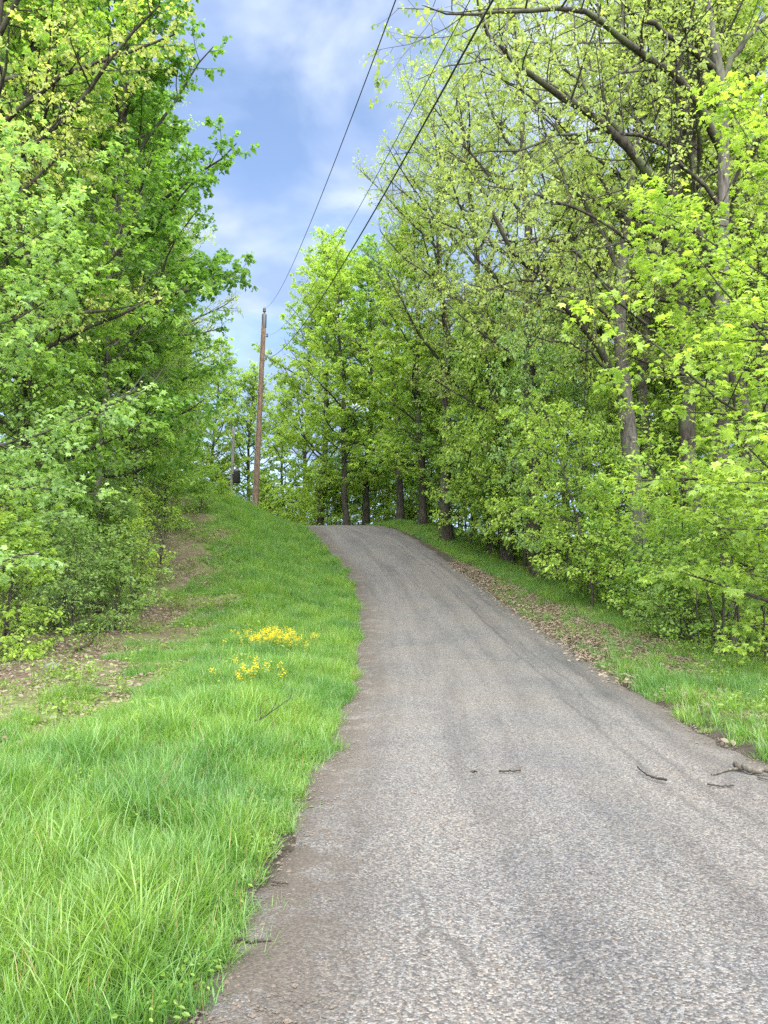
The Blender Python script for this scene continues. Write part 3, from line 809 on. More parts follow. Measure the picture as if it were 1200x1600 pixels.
# --- shrubs and saplings along the two edges
shr = [
 ('shrub1', 15, 12.8, .95, C_BRIGHT, 'bright shrub at the left picture edge beside the leaf litter'),
 ('shrub1', 100, 16, 1.0, C_SHRUB, 'dull green twiggy shrub behind the leaf litter on the left'),
 ('shrub2', 185, 16.8, 1.0, C_SHRUB, 'low brushy shrub at the left border of the grass'),
 ('shrub1', 195, 21, 1.05, C_BRIGHT, 'light green shrub beyond the brush pile on the left'),
 ('shrub1', 255, 28, 1.0, C_MID, 'shrub at the foot of the grass bank below the dark left trees'),
 ('shrub2', 312, 31.5, .9, C_MID, 'single small bush standing on the grass bank'),
 ('shrub2', 345, 36, .6, C_BRIGHT, 'small pale bush in the grass just left of the utility pole'),
 ('shrub1', 60, 17, 1.15, C_PALE, 'pale shrub under the tall left trees'),
 ('shrub1', 150, 19.5, 1.2, C_SHRUB, 'twiggy olive shrub between the left brush and the dark trees'),
 ('shrub1', 285, 36, 1.1, C_MID, 'rounded shrub on top of the knoll at the wood border'),
 ('shrub1', 690, 41, 1.1, C_MID, 'shrub beside the right verge just below the crest'),
 ('shrub1', 780, 33, 1.2, C_MID, 'dark shrub behind the strip of bright verge grass'),
 ('shrub1', 880, 27, 1.0, C_SHRUB, 'shrub with dark gaps at the lower end of the bright grass strip'),
 ('shrub1', 975, 21.5, 1.0, C_SHRUB, 'shrub beside the fallen dark log in the right wood'),
 ('shrub1', 1050, 19.5, 1.0, C_MID, 'shrub below the grey trunked oak'),
 ('shrub2', 1060, 15.8, 1.0, C_SHRUB, 'low twiggy shrub on the slope right of the verge'),
 ('shrub1', 1090, 18, 1.1, C_SHRUB, 'shrub at the foot of the large budding oak'),
 ('shrub1', 1190, 16, 1.1, C_SHRUB, 'shrub at the right picture edge above the leaning stems'),
 ('shrub2', 1000, 18.6, .8, C_MID, 'low leafy shrub at the wood border beside brown leaves'),
 ('shrub2', 915, 22.5, .7, C_MID, 'small leafy shrub at the wood border near the dark gaps'),
 ('shrub1', 728, 41, 1.4, C_MID, 'shrub in the gap between the trunks right of the crest'),
 ('shrub1', 800, 36, 1.4, C_MID, 'shrub set back between the bright young trees of the upper right wood'),
 ('brush', 120, 15.3, 1.0, C_SHRUB, 'bare twiggy brush right behind the leaf litter'),
 ('brush', 215, 19.2, 1.0, C_SHRUB, 'brownish bare brush between grass and the left shrubs'),
 ('brush', 250, 23.5, 1.0, C_SHRUB, 'thin twiggy brush at the lower left side of the knoll'),
 ('brush', 40, 13.2, .9, C_PALE, 'bare grey brush at the left picture edge'),
 ('brush', 1075, 15.6, .8, C_SHRUB, 'bare twiggy brush before the leaning stems at right'),
]
for i, (kd, px, Y, sc, colr, lab) in enumerate(shr):
    plant(K[kd], 'shrub', px2x(px, Y), Y, i * 1.7, sc, colr, lab, 'shrub', dz=-.04)
saps = [(1105, 15.2, 1.0, 'thin sapling just left of the leaning stem cluster'), (1085, 14.6, .8, 'small sapling nearest the grass of the lower right verge'),
 (1150, 14.8, 1.1, 'thin sapling right of the leaning stem cluster'), (1040, 16.6, .9, 'sapling standing before the shrub below the large budding oak'),
 (1005, 17.8, 1.0, 'thin sapling directly below the grey trunked oak'), (965, 19.5, 1.1, 'sapling beside the dark rotten log'),
 (930, 21, 1.0, 'sapling between the rotten log and the brown leaf verge'), (885, 24, 1.1, 'sapling at the lower end of the bright verge grass'),
 (845, 26, 1.1, 'sapling halfway along the bright verge grass strip'), (1185, 13.8, 1.0, 'thin sapling at the right picture edge above the slim log'),
 (1070, 17, 1.2, 'taller sapling before the trunk of the large budding oak'), (765, 33, 1.1, 'sapling at the wood border where the bright verge grass narrows'),
 (690, 42, 1.3, 'sapling beside the verge right at the road crest'), (985, 20.5, 1.3, 'tall sapling close in front of the grey trunked oak'),
 (5, 13.5, .9, 'thin sapling at the left picture edge behind the litter'), (95, 18, 1.0, 'sapling rising from the brush left of the grass'),
 (230, 24, 1.0, 'sapling at the left wood border below the dark trees'), (275, 30, 1.1, 'sapling at the foot of the grassy knoll'), (205, 18.8, .7, 'small sapling at the end of the brush on the left')]
for i, (px, Y, sc, lab) in enumerate(saps):
    plant(K['sap'], 'sapling', px2x(px, Y), Y, i * 2.1, sc, (C_BRIGHT, C_MID)[i % 2], lab, 'tree', 'saplings along the wood borders', dz=-.03)

# ------------------------------------------------------------------ utility poles and wires
def lathe(acc, prof, center=(0, 0, 0), s=14, mat=0, axis=None):
    c = np.array(center, float)
    P = np.array([[c[0], c[1], c[2] + z] for r, z in prof]); rr = np.array([r for r, z in prof])
    an = np.arange(s) * 2 * math.pi / s
    ring = P[:, None, :] + rr[:, None, None] * np.stack([np.cos(an), np.sin(an), 0 * an], -1)[None]
    idx = np.arange(len(prof) * s).reshape(len(prof), s)
    a = idx[:-1]; b = np.roll(a, -1, 1); cc = idx[1:]; e = np.roll(cc, -1, 1)
    acc.add(ring.reshape(-1, 3), np.concatenate([np.stack([a, b, e], -1).reshape(-1, 3), np.stack([a, e, cc], -1).reshape(-1, 3)]), mat)
M_POLE = bark_material('weathered_pole', (0.075, 0.052, 0.039), (0.20, 0.145, 0.108), scale=6)
M_POLE2 = bark_material('grey_pole', (0.05, 0.05, 0.048), (0.13, 0.13, 0.125), scale=6)
def plain(name, c, rough=.5, metal=0.0):
    m, N, L, out = new_mat(name)
    tcn = N('ShaderNodeTexCoord'); n = N('ShaderNodeTexNoise'); n.inputs['Scale'].default_value = 30; n.inputs['Detail'].default_value = 4
    L(tcn.outputs['Object'], n.inputs['Vector'])
    r = ramp(N, [(0.3, tuple(.7 * v for v in c)), (0.7, tuple(1.2 * v for v in c))]); L(n.outputs['Fac'], r.inputs[0])
    p = N('ShaderNodeBsdfPrincipled'); L(r.outputs[0], p.inputs['Base Color']); p.inputs['Roughness'].default_value = rough; p.inputs['Metallic'].default_value = metal
    L(p.outputs[0], out.inputs[0])
    return m
M_DARKM = plain('dark_metal', (0.03, 0.035, 0.04), .5)
M_PORC = plain('porcelain', (0.06, 0.05, 0.045), .25)
M_WIRE = plain('wire', (0.025, 0.027, 0.03), .6)
M_STEEL = plain('galvanised', (0.3, 0.31, 0.32), .45, .6)
pb = at(398, 793, 41); pt_ = at(413, 492, 41)
pb[2] = gz(pb[0], pb[1]) - .2
root = bpy.data.objects.new('utility_pole', None); col.objects.link(root); root.location = pb
v = pt_ - pb
tp = np.stack([v * q for q in np.linspace(0, 1, 9)])
a = Acc(); V, F = tubes(tp[None], np.linspace(.185, .125, 9)[None], 14); a.add(V, F)
n0 = len(V); a.add(np.vstack([V[-14:], tp[-1:] + [0, 0, .03]]), [(i, (i + 1) % 14, 14) for i in range(14)])
obj('shaft', a.mesh('shaft', [M_POLE], True), root)
a = Acc(); lathe(a, [(.135, -.75), (.137, 0.0), (.10, .06), (0, .065)], tp[-1] + [0, 0, 0]); obj('tarred_top', a.mesh('tarred_top', [M_DARKM], True), root)
a = Acc(); lathe(a, [(.03, 0), (.03, .12), (.09, .13), (.10, .2), (.06, .24), (.09, .26), (.08, .33), (.04, .40), (0, .41)], tp[-1] + [0, 0, .05]); obj('top_insulator', a.mesh('top_insulator', [M_PORC], True), root)
def attach(py):
    q = at(413, py, 41); s = (q[2] - pb[2]) / v[2]
    return v * s
for py, nm in ((525, 'bracket_insulator'), (560, 'clevis_insulator')):
    c0 = attach(py)
    a = Acc(); lathe(a, [(.0, -.12), (.05, -.11), (.06, -.05), (.035, 0), (.06, .05), (.05, .11), (0, .12)], c0 + [.24, -.12, 0], 10); obj(nm, a.mesh(nm, [M_PORC], True), root)
    a = Acc(); bp_ = np.array([c0 + [.1, -.05, -.02], c0 + [.26, -.13, -.02]]); V, F = tubes(bp_[None], np.array([[.02, .02]]), 6); a.add(V, F); obj('bracket', a.mesh('bracket', [M_STEEL], True), root)
a = Acc()
gw = tp * 1.0 + np.array([-.12, -.15, 0]); V, F = tubes(gw[None], np.full((1, 9), .012), 5); a.add(V, F); obj('ground_wire', a.mesh('ground_wire', [M_STEEL], True), root)
tag(root, 'tall brown wooden utility pole standing on the grass knoll', 'utility pole')
# far pole with transformer
Yf = 61.0
fb = at(362, 775, Yf); ft = at(362, 668, Yf)
fb[2] = gz(fb[0], fb[1]) - .2
root2 = bpy.data.objects.new('utility_pole', None); col.objects.link(root2); root2.location = fb
hgt = ft[2] - fb[2]
a = Acc(); lathe(a, [(.17, 0), (.12, hgt), (0, hgt + .03)]); obj('shaft', a.mesh('shaft', [M_POLE2], True), root2)
tz = at(362, 745, Yf)[2] - fb[2]
a = Acc(); lathe(a, [(0, -.55), (.30, -.53), (.31, .40), (.33, .42), (.33, .47), (.25, .55), (0, .57)], (.42, -.2, tz), 16); obj('transformer', a.mesh('transformer', [M_DARKM], True), root2)
a = Acc(); lathe(a, [(.04, 0), (.07, .08), (.04, .14), (.06, .2), (.03, .3), (0, .31)], (.36, -.2, tz + .55), 8); obj('bushing', a.mesh('bushing', [M_PORC], True), root2)
tag(root2, 'grey far utility pole with a dark transformer can, behind the knoll', 'utility pole')
# wires toward the camera (fitted sag)
def wire(p0, p1, sag, r, label):
    t = np.linspace(0, 1, 48)[:, None]
    P = p0 + (p1 - p0) * t; P[:, 2] -= (4 * sag * t * (1 - t))[:, 0]
    a = Acc(); V, F = tubes(P[None], np.full((1, 48), r), 6); a.add(V, F)
    tag(obj('power_line', a.mesh('power_line', [M_WIRE], True)), label, 'wire', 'overhead wires')
wire(pb + v + [0, 0, .4], np.array([3.06, -8, 4.43]), 1.45, .0065, 'leftmost thin overhead wire running from the pole top')
wire(pb + attach(525) + [.27, -.12, 0], np.array([3.87, -8, 5.04]), 1.59, .005, 'thin middle overhead wire between the leftmost and the thick wire')
wire(pb + attach(560) + [.27, -.12, 0], np.array([4.02, -8, 5.27]), 1.59, .0115, 'thickest overhead wire, lowest on the pole and rightmost overhead')

# ------------------------------------------------------------------ scattered ground cover (nobody could count it)
def scatter(name, pts, rotz, scl, typ, protos, tilt=None):
    """one object: the prototype meshes set on points by geometry nodes"""
    me = bpy.data.meshes.new(name)
    pts = np.asarray(pts, np.float32)
    me.vertices.add(len(pts)); me.vertices.foreach_set('co', pts.ravel())
    rot = np.zeros((len(pts), 3), np.float32); rot[:, 2] = rotz
    if tilt is not None:
        rot[:, 0] = tilt[0]; rot[:, 1] = tilt[1]
    a = me.attributes.new('rot', 'FLOAT_VECTOR', 'POINT'); a.data.foreach_set('vector', rot.ravel())
    a = me.attributes.new('scl', 'FLOAT', 'POINT'); a.data.foreach_set('value', np.asarray(scl, np.float32))
    a = me.attributes.new('typ', 'INT', 'POINT'); a.data.foreach_set('value', np.asarray(typ, np.int32))
    o = obj(name, me); o['kind'] = 'stuff'
    ng = bpy.data.node_groups.new(name, 'GeometryNodeTree')
    ng.interface.new_socket('Geometry', in_out='INPUT', socket_type='NodeSocketGeometry')
    ng.interface.new_socket('Geometry', in_out='OUTPUT', socket_type='NodeSocketGeometry')
    nd = ng.nodes; gi_ = nd.new('NodeGroupInput'); go_ = nd.new('NodeGroupOutput'); jn = nd.new('GeometryNodeJoinGeometry')
    def attr(nm, ty):
        q = nd.new('GeometryNodeInputNamedAttribute'); q.data_type = ty; q.inputs['Name'].default_value = nm
        return q.outputs['Attribute']
    ra, sa, ta = attr('rot', 'FLOAT_VECTOR'), attr('scl', 'FLOAT'), attr('typ', 'INT')
    for i, pm in enumerate(protos):
        po = bpy.data.objects.new(name + '_piece', pm)
        oi = nd.new('GeometryNodeObjectInfo'); oi.inputs['Object'].default_value = po
        cmp_ = nd.new('FunctionNodeCompare'); cmp_.data_type = 'INT'; cmp_.operation = 'EQUAL'
        ia = [s for s in cmp_.inputs if s.type == 'INT']
        ng.links.new(ta, ia[0]); ia[1].default_value = i
        ins = nd.new('GeometryNodeInstanceOnPoints')
        ng.links.new(gi_.outputs[0], ins.inputs['Points']); ng.links.new(cmp_.outputs[0], ins.inputs['Selection'])
        ng.links.new(oi.outputs['Geometry'], ins.inputs['Instance'])
        ng.links.new(ra, ins.inputs['Rotation']); ng.links.new(sa, ins.inputs['Scale'])
        ng.links.new(ins.outputs[0], jn.inputs[0])
    ng.links.new(jn.outputs[0], go_.inputs[0])
    md = o.modifiers.new('scatter', 'NODES'); md.node_group = ng
    return o
def grass_tuft(seed, n, h, rad, w, lean, mat):
    rng = np.random.default_rng(seed)
    a = rng.uniform(0, 6.28, n); r = rad * np.sqrt(rng.uniform(0, 1, n))
    S = np.stack([r * np.cos(a), r * np.sin(a), np.full(n, -.02)], 1)
    b = rng.uniform(0, 6.28, n)
    ln = h * rng.uniform(.45, 1.15, n)
    tl = lean * rng.uniform(.2, 1.4, n)
    D = np.stack([np.cos(b) * tl, np.sin(b) * tl, np.ones(n)], 1)
    k = 4
    P = [S]; d = norm(D); p = S
    bend = rng.uniform(.1, .9, n) * rng.choice([.5, 1, 1.8], n)
    for i in range(k):
        p = p + d * (ln / k)[:, None]; P.append(p)
        d = norm(d + np.stack([np.cos(b), np.sin(b), -.55 * np.ones(n)], 1) * (bend * (i + 1) / k)[:, None])
    P = np.stack(P, 1)
    side = np.stack([-np.sin(b), np.cos(b), np.zeros(n)], 1)
    tw = rng.normal(size=n) * .6
    side = norm(side + np.stack([np.cos(b), np.sin(b), np.zeros(n)], 1) * tw[:, None])
    wd = w * rng.uniform(.6, 1.3, n)
    prof = np.array([.8, 1.0, .85, .5])
    A = Acc()
    Lf = P[:, :k] - side[:, None] * (wd[:, None] * prof[None])[:, :, None] / 2
    Rt = P[:, :k] + side[:, None] * (wd[:, None] * prof[None])[:, :, None] / 2
    Vv = np.concatenate([Lf, Rt, P[:, k:]], 1)     # 4 left, 4 right, tip
    F = []
    for i in range(k - 1):
        F += [(i, k + i, k + i + 1), (i, k + i + 1, i + 1)]
    F.append((k - 1, 2 * k - 1, 2 * k))
    F = np.array(F)
    Fv = (F[None] + (np.arange(n) * (2 * k + 1))[:, None, None]).reshape(-1, 3)
    A.add(Vv.reshape(-1, 3), Fv, 0, np.repeat(np.clip(.5 + .25 * rng.normal(size=n), 0, 1), 2 * k + 1))
    return A.mesh('grass_tuft', [mat])
def grass_material():
    m = leaf_material('grass_blade', (0.085, 0.165, 0.02), 1.0, .40, .07)
    nt = m.node_tree; N = nt.nodes.new; L = nt.links.new
    rgb = [n for n in nt.nodes if n.type == 'RGB'][0]
    tcn = N('ShaderNodeNewGeometry')
    ns = N('ShaderNodeTexNoise'); ns.inputs['Scale'].default_value = .8; ns.inputs['Detail'].default_value = 6; ns.inputs['Roughness'].default_value = .65
    L(tcn.outputs['Position'], ns.inputs['Vector'])
    r = N('ShaderNodeValToRGB')
    r.color_ramp.elements[0].position = .38; r.color_ramp.elements[0].color = (0.078, 0.184, 0.038, 1)
    r.color_ramp.elements[1].position = .62; r.color_ramp.elements[1].color = (0.146, 0.256, 0.036, 1)
    e = r.color_ramp.elements.new(.5); e.color = (0.108, 0.222, 0.036, 1)
    L(ns.outputs['Fac'], r.inputs[0])
    va = N('ShaderNodeAttribute'); va.attribute_name = 'var'
    sr = N('ShaderNodeMapRange'); sr.inputs['From Min'].default_value = .93; sr.inputs['From Max'].default_value = .98; L(va.outputs['Fac'], sr.inputs[0])
    mz = N('ShaderNodeMix'); mz.data_type = 'RGBA'; L(sr.outputs[0], mz.inputs[0]); L(r.outputs[0], mz.inputs[6]); mz.inputs[7].default_value = (.20, .17, .085, 1)
    for lk in list(rgb.outputs[0].links):
        L(mz.outputs[2], lk.to_socket)
    return m
M_GRASS = grass_material()
tufts = [grass_tuft(200 + i, 42, h, .11, .0062, ln, M_GRASS) for i, (h, ln) in enumerate([(.28, .45), (.32, .55), (.24, .7), (.36, .4), (.20, .9), (.15, 1.0)])]
tufts += [grass_tuft(220, 16, .34, .09, .0115, .8, M_GRASS), grass_tuft(221, 14, .42, .07, .007, .35, M_GRASS)]
rng = np.random.default_rng(9)
def sample_region(n, y0, y1, x0f, x1f, power=1.0):
    y = y0 + (y1 - y0) * rng.uniform(0, 1, n) ** power
    x = x0f(y) + (x1f(y) - x0f(y)) * rng.uniform(0, 1, n)
    return x, y
def lane(x, y):
    """the worn bare line in the grass left of the road"""
    s = edge_left(y) - x
    return (np.abs(s - (1.75 + .12 * np.sin(y))) < .2) & (y > 19.5) & (y < 36)
GPx, GPy = [], []
for (n, y0, y1) in ((11000, 1.8, 6), (11000, 6, 12), (10000, 12, 24), (12000, 24, 48)):
    x, y = sample_region(n, y0, y1, lambda y: grass_limit(y) - 1.2, lambda y: edge_left(y) + .2)
    vis = (np.abs(x) < 0.60 * y + 1.2) & (x < edge_left(y) + .02 + .10 * vnoise(x, y, 3.0, 51))
    keep = rng.uniform(size=n) < sst(-.7, .6, (x - grass_limit(y)) + .9 * vnoise(x, y, 1.1, 3))
    keep &= vis & ~(lane(x, y) & (rng.uniform(size=n) < .6))
    GPx.append(x[keep]); GPy.append(y[keep])
x = np.concatenate(GPx); y = np.concatenate(GPy)
sl_ = edge_left(y) - x
tall = .5 + .5 * vnoise(x, y, .8, 11)
typ = np.where(rng.uniform(size=len(x)) < np.clip(tall, .1, .9), rng.integers(0, 4, len(x)), rng.integers(2, 6, len(x)))
typ = np.where((sl_ < .22) & (rng.uniform(size=len(x)) < .8), rng.integers(4, 6, len(x)), typ)
typ = np.where((y > 20) & (rng.uniform(size=len(x)) < .5), rng.integers(2, 6, len(x)), typ)
typ = np.where((rng.uniform(size=len(x)) < .13) & (sl_ > .25) & (x > grass_limit(y) + .6), rng.integers(6, 8, len(x)), typ)
s_ = rng.uniform(.75, 1.25, len(x)) * np.interp(y, [2, 12, 30, 48], [.68, .78, 1.0, 1.0]) * (1 + .28 * vnoise(x, y, 1.8, 71)).clip(.7, 1.5) * (1 - .35 * (1 - sst(.2, 1.6, x - grass_limit(y))))
scatter('grass', np.stack([x, y, ground_z(x, y)], 1), rng.uniform(0, 6.28, len(x)), s_, typ, tufts, (rng.normal(size=len(x)) * .08, rng.normal(size=len(x)) * .08))

# right verge grass: thin near the road, a bright strip towards the crest
x1, y1 = sample_region(8200, 5.2, 26, lambda y: edge_right(y) + .03, lambda y: edge_right(y) + 3.6)
k1 = rng.uniform(size=len(x1)) < np.clip(.62 + .5 * vnoise(x1, y1, 1.3, 21), 0, 1) * (1 - .75 * ((x1 - edge_right(y1) < 1.5) & (y1 > 13.5)))
x2, y2 = sample_region(7000, 21, 46, lambda y: edge_right(y) + np.interp(y, [22, 30, 40], [1.15, .5, .05]), lambda y: edge_right(y) + np.interp(y, [22, 32, 46], [3.0, 2.6, 3.2]))
x = np.concatenate([x1[k1], x2]); y = np.concatenate([y1[k1], y2])
go = scatter('verge_grass', np.stack([x, y, ground_z(x, y)], 1), rng.uniform(0, 6.28, len(x)), rng.uniform(.6, 1.05, len(x)), rng.integers(2, 6, len(x)), tufts)

# fallen brown leaves
M_DRY = leaf_material('dry_leaf', (0.185, 0.148, 0.112), 1.0, .12, .05)
def dry_leaf(seed, n):
    r = np.random.default_rng(seed)
    A = Acc()
    pos = np.concatenate([r.normal(size=(n, 2)) * .11, np.abs(r.normal(size=(n, 1))) * .012 + .005], 1)
    aa = r.uniform(0, 6.28, n)
    D = np.stack([np.cos(aa), np.sin(aa), r.normal(size=n) * .3], 1)
    Nn = UP + r.normal(size=(n, 3)) * .6
    V, F, nv = leaves(pos, D, Nn, r.uniform(.028, .07, n), LEAF_OVAL)
    A.add(V, F, 0, np.repeat(r.uniform(0, 1, n), nv))
    return A.mesh('dry_leaf', [M_DRY])
dry = [dry_leaf(300 + i, 9) for i in range(4)]
px_, py_ = [], []
x, y = sample_region(12000, 5.8, 40, lambda y: grass_limit(y) - 6, lambda y: grass_limit(y) + 1.2)
k = (rng.uniform(size=len(x)) < np.clip(.55 + .6 * vnoise(x, y, 1.0, 31), 0, 1)) & (np.abs(x) < .6 * y + 1); px_.append(x[k]); py_.append(y[k])
x, y = sample_region(6000, 11.5, 31, lambda y: edge_right(y) - .12, lambda y: edge_right(y) + np.interp(y, [12, 15, 24, 31], [2.3, 2.2, 1.7, .7])); px_.append(x); py_.append(y)
x, y = sample_region(11000, 5.5, 40, lambda y: edge_right(y) + .4, lambda y: edge_right(y) + 9)
k = (rng.uniform(size=len(x)) < np.clip(.4 + .6 * vnoise(x, y, 1.0, 33), 0, 1)) & (np.abs(x) < .6 * y + 1); px_.append(x[k]); py_.append(y[k])
x, y = sample_region(350, 5, 14, lambda y: edge_right(y) + .25, lambda y: edge_right(y) + 1.8); px_.append(x); py_.append(y)
x = np.concatenate(px_); y = np.concatenate(py_)
scatter('leaf_litter', np.stack([x, y, np.maximum(ground_z(x, y), np.where(x < edge_right(y), road_z(y) - .02, -99)) + .006], 1), rng.uniform(0, 6.28, len(x)), rng.uniform(.7, 1.4, len(x)), rng.integers(0, 4, len(x)), dry)

# low green plants on the forest floor and the right verge
def herb(seed, n, h, size, mat):
    r = np.random.default_rng(seed)
    A = Acc()
    aa = r.uniform(0, 6.28, n); rad = r.uniform(.01, .13, n)
    pos = np.stack([rad * np.cos(aa), rad * np.sin(aa), h * r.uniform(.25, 1, n)], 1)
    D = np.stack([np.cos(aa), np.sin(aa), r.normal(size=n) * .3], 1)
    V, F, nv = leaves(pos, D, UP + r.normal(size=(n, 3)) * .45, size * r.uniform(.6, 1.3, n), LEAF_OVAL)
    A.add(V, F, 0, np.repeat(np.clip(.5 + .22 * r.normal(size=n), 0, 1), nv))
    S = np.zeros((5, 3)); S[:, 2] = -.02
    Dd = np.stack([r.normal(size=5) * .4, r.normal(size=5) * .4, np.ones(5)], 1)
    P = curves(S, Dd, np.full(5, h), 3, .1, .1, r)
    V, F = tubes(P, np.full((5, 4), .003), 3); A.add(V, F, 0, .4)
    return A.mesh('herb', [mat])
M_HERB = leaf_material('herb_leaf', (0.14, 0.225, 0.035), 1.0, .38, .05)
herbs = [herb(400 + i, k_, h, sz, M_HERB) for i, (k_, h, sz) in enumerate([(28, .16, .045), (30, .26, .048), (26, .10, .04), (34, .36, .052), (40, .05, .016), (34, .10, .022)])]
px_, py_ = [], []
x, y = sample_region(9500, 5.5, 36, lambda y: edge_right(y) + .35, lambda y: edge_right(y) + 9.5)
sr_ = x - edge_right(y)
k = (rng.uniform(size=len(x)) < np.clip(.35 + .5 * vnoise(x, y, .9, 41) + .25 * sst(1.5, 3.5, sr_), 0, 1) * (1 - .85 * ((sr_ < 1.9) & (y > 12.5) & (y < 30)))) & (np.abs(x) < .6 * y + 1); px_.append(x[k]); py_.append(y[k])
x, y = sample_region(6500, 6.5, 40, lambda y: grass_limit(y) - 8, lambda y: grass_limit(y) + 1.5)
k = (rng.uniform(size=len(x)) < np.clip(.22 + .55 * vnoise(x, y, .9, 43), 0, 1) * np.interp(y, [6, 14, 20], [.45, .6, 1])) & (np.abs(x) < .6 * y + 1); px_.append(x[k]); py_.append(y[k])
x, y = sample_region(2, 2.2, 9, lambda y: edge_left(y) - 4, lambda y: edge_left(y)); px_.append(x); py_.append(y)
x = np.concatenate(px_); y = np.concatenate(py_)
inner = sst(2.5, 5, np.maximum(x - edge_right(y), grass_limit(y) - x))
typ = np.where(rng.uniform(size=len(x)) < .25 + .4 * inner, rng.choice([1, 3], len(x)), rng.choice([0, 2, 4, 5], len(x)))
xc, yc = sample_region(2000, 2.2, 11, lambda y: edge_left(y) - 4.5, lambda y: edge_left(y) - .12)
kc = rng.uniform(size=len(xc)) < np.clip(.25 + .5 * vnoise(xc, yc, 1.4, 61) + .5 * (edge_left(yc) - xc < .45), 0, 1)
x = np.concatenate([x, xc[kc]]); y = np.concatenate([y, yc[kc]]); typ = np.concatenate([typ, rng.choice([4, 5], kc.sum())])
scatter('undergrowth', np.stack([x, y, ground_z(x, y)], 1), rng.uniform(0, 6.28, len(x)), rng.uniform(.7, 1.4, len(x)), typ, herbs)

# crumbs of stone and bark along the road edges
def crumb(seed):
    r = np.random.default_rng(seed)
    V = np.array([(1, 0, 0), (-1, 0, 0), (0, 1, 0), (0, -1, 0), (0, 0, .7), (0, 0, -.5)], float) * r.uniform(.6, 1.2, (6, 3))
    F = [(0, 2, 4), (2, 1, 4), (1, 3, 4), (3, 0, 4), (2, 0, 5), (1, 2, 5), (3, 1, 5), (0, 3, 5)]
    return mesh_arrays('crumb', V, F, [M_CRUMB], attrs={'var': np.full(6, r.uniform())})
M_CRUMB = bark_material('crumb', (0.05, 0.04, 0.032), (0.26, 0.22, 0.18), scale=4)
crumbs = [crumb(500 + i) for i in range(5)]
n = 7500
y = 2.2 + 14 * rng.uniform(0, 1, n) ** 1.5
d_ = rng.exponential(.16, n)
lft = rng.uniform(size=n) < .6
x = np.where(lft, edge_left(y) + d_ * 1.5 - .04, edge_right(y) - d_ * 1.2 + .05)
z = np.array([road_surface(a_, b_) for a_, b_ in zip(x, y)]) - .004
scatter('road_crumbs', np.stack([x, y, z], 1), rng.uniform(0, 6.28, n), .004 + rng.exponential(.0035, n).clip(0, .018), rng.integers(0, 5, n), crumbs)

# ------------------------------------------------------------------ flowers, sticks, logs, stones
def flower_clump(name, px, py, w, n, label, seed):
    r = np.random.default_rng(seed)
    g0 = on_ground(px, py)
    root = bpy.data.objects.new(name, None); col.objects.link(root); root.location = g0
    h = .46 if n > 50 else .38
    xy = r.normal(size=(n, 2)) * np.array([w * .34, w * .30])
    base = np.concatenate([xy * .7, np.array([[gz(g0[0] + a_, g0[1] + b_) - g0[2] for a_, b_ in xy * .7]]).T - .03], 1)
    D = np.concatenate([xy * .6 + r.normal(size=(n, 2)) * .12, np.ones((n, 1))], 1)
    P = curves(base, D, h * r.uniform(.65, 1.15, n), 4, .2, .06, r)
    A = Acc(); V, F = tubes(P, np.full((n, 5), .0025), 3); A.add(V, F, 0, .5)
    add_leaves_on(A, P[:, :4], 5, .06, LEAF_OVAL, r, droop=.1, t0=.05, offset=.01)
    o = obj('stem', A.mesh('stem', [M_HERB]), root); o['kind'] = 'stuff'
    A = Acc()
    k = 16
    pos = np.repeat(P[:, -1], k, 0) + r.normal(size=(n * k, 3)) * np.array([.028, .028, .03])
    for j in range(4):
        aa = r.uniform(0, .5, n * k) + j * math.pi / 2
        Dp = np.stack([np.cos(aa), np.sin(aa), np.full(n * k, .35)], 1)
        V, F, nv = leaves(pos, Dp, UP + r.normal(size=(n * k, 3)) * .3, np.full(n * k, .014), LEAF_OVAL)
        V = V.copy(); A.add(V, F, 0, np.repeat(r.uniform(.2, .9, n * k), nv))
    o = obj('blossom', A.mesh('blossom', [M_YELLOW]), root); o['kind'] = 'stuff'
    tag(root, label, 'flowers', 'yellow flower clumps')
M_YELLOW = leaf_material('yellow_petal', (0.72, 0.55, 0.015), .35, .25, .04)
flower_clump('wildflower_clump', 430, 1024, 1.05, 95, 'larger, brighter clump of yellow wildflowers in the grass beside the road', 1)
flower_clump('wildflower_clump', 388, 1076, .75, 15, 'smaller, sparser clump of yellow wildflowers nearer the camera', 2)

def stick(name, pts, r0, r1, mat, label, cat='stick', forks=(), group=None):
    P = resample(np.array(pts), max(8, 5 * len(pts)))
    rg_ = np.random.default_rng(len(label))
    P[1:-1] += rg_.normal(size=(len(P) - 2, 3)) * r0 * .35
    org = P[0].copy(); P = P - org
    A = Acc(); rad = np.linspace(r0, r1, len(P)) * rg_.uniform(.85, 1.15, len(P))
    V, F = tubes(P[None], rad[None], 8); A.add(V, F)
    for e, s in ((0, -1), (-1, 1)):
        ring = V[:8] if e == 0 else V[-8:]
        A.add(np.vstack([ring, P[e][None]]), [(i, (i + 1) % 8, 8) if s > 0 else ((i + 1) % 8, i, 8) for i in range(8)])
    root = bpy.data.objects.new(name, None); col.objects.link(root); root.location = org
    obj('shaft', A.mesh('shaft', [mat], True), root)
    for fp, a_, b_ in forks:
        q = resample(np.array(fp), 9) - org
        A = Acc(); V, F = tubes(q[None], np.linspace(a_, b_, 9)[None], 6); A.add(V, F); obj('side_twig', A.mesh('side_twig', [mat], True), root)
    tag(root, label, cat, group)
def rp(px, py, h=.012):
    """point on the road seen at a pixel"""
    for Y in np.arange(2, 40, .02):
        q = at(px, py, Y)
        s = road_surface(q[0], q[1])
        if q[2] <= s:
            return np.array([q[0], q[1], s + h])
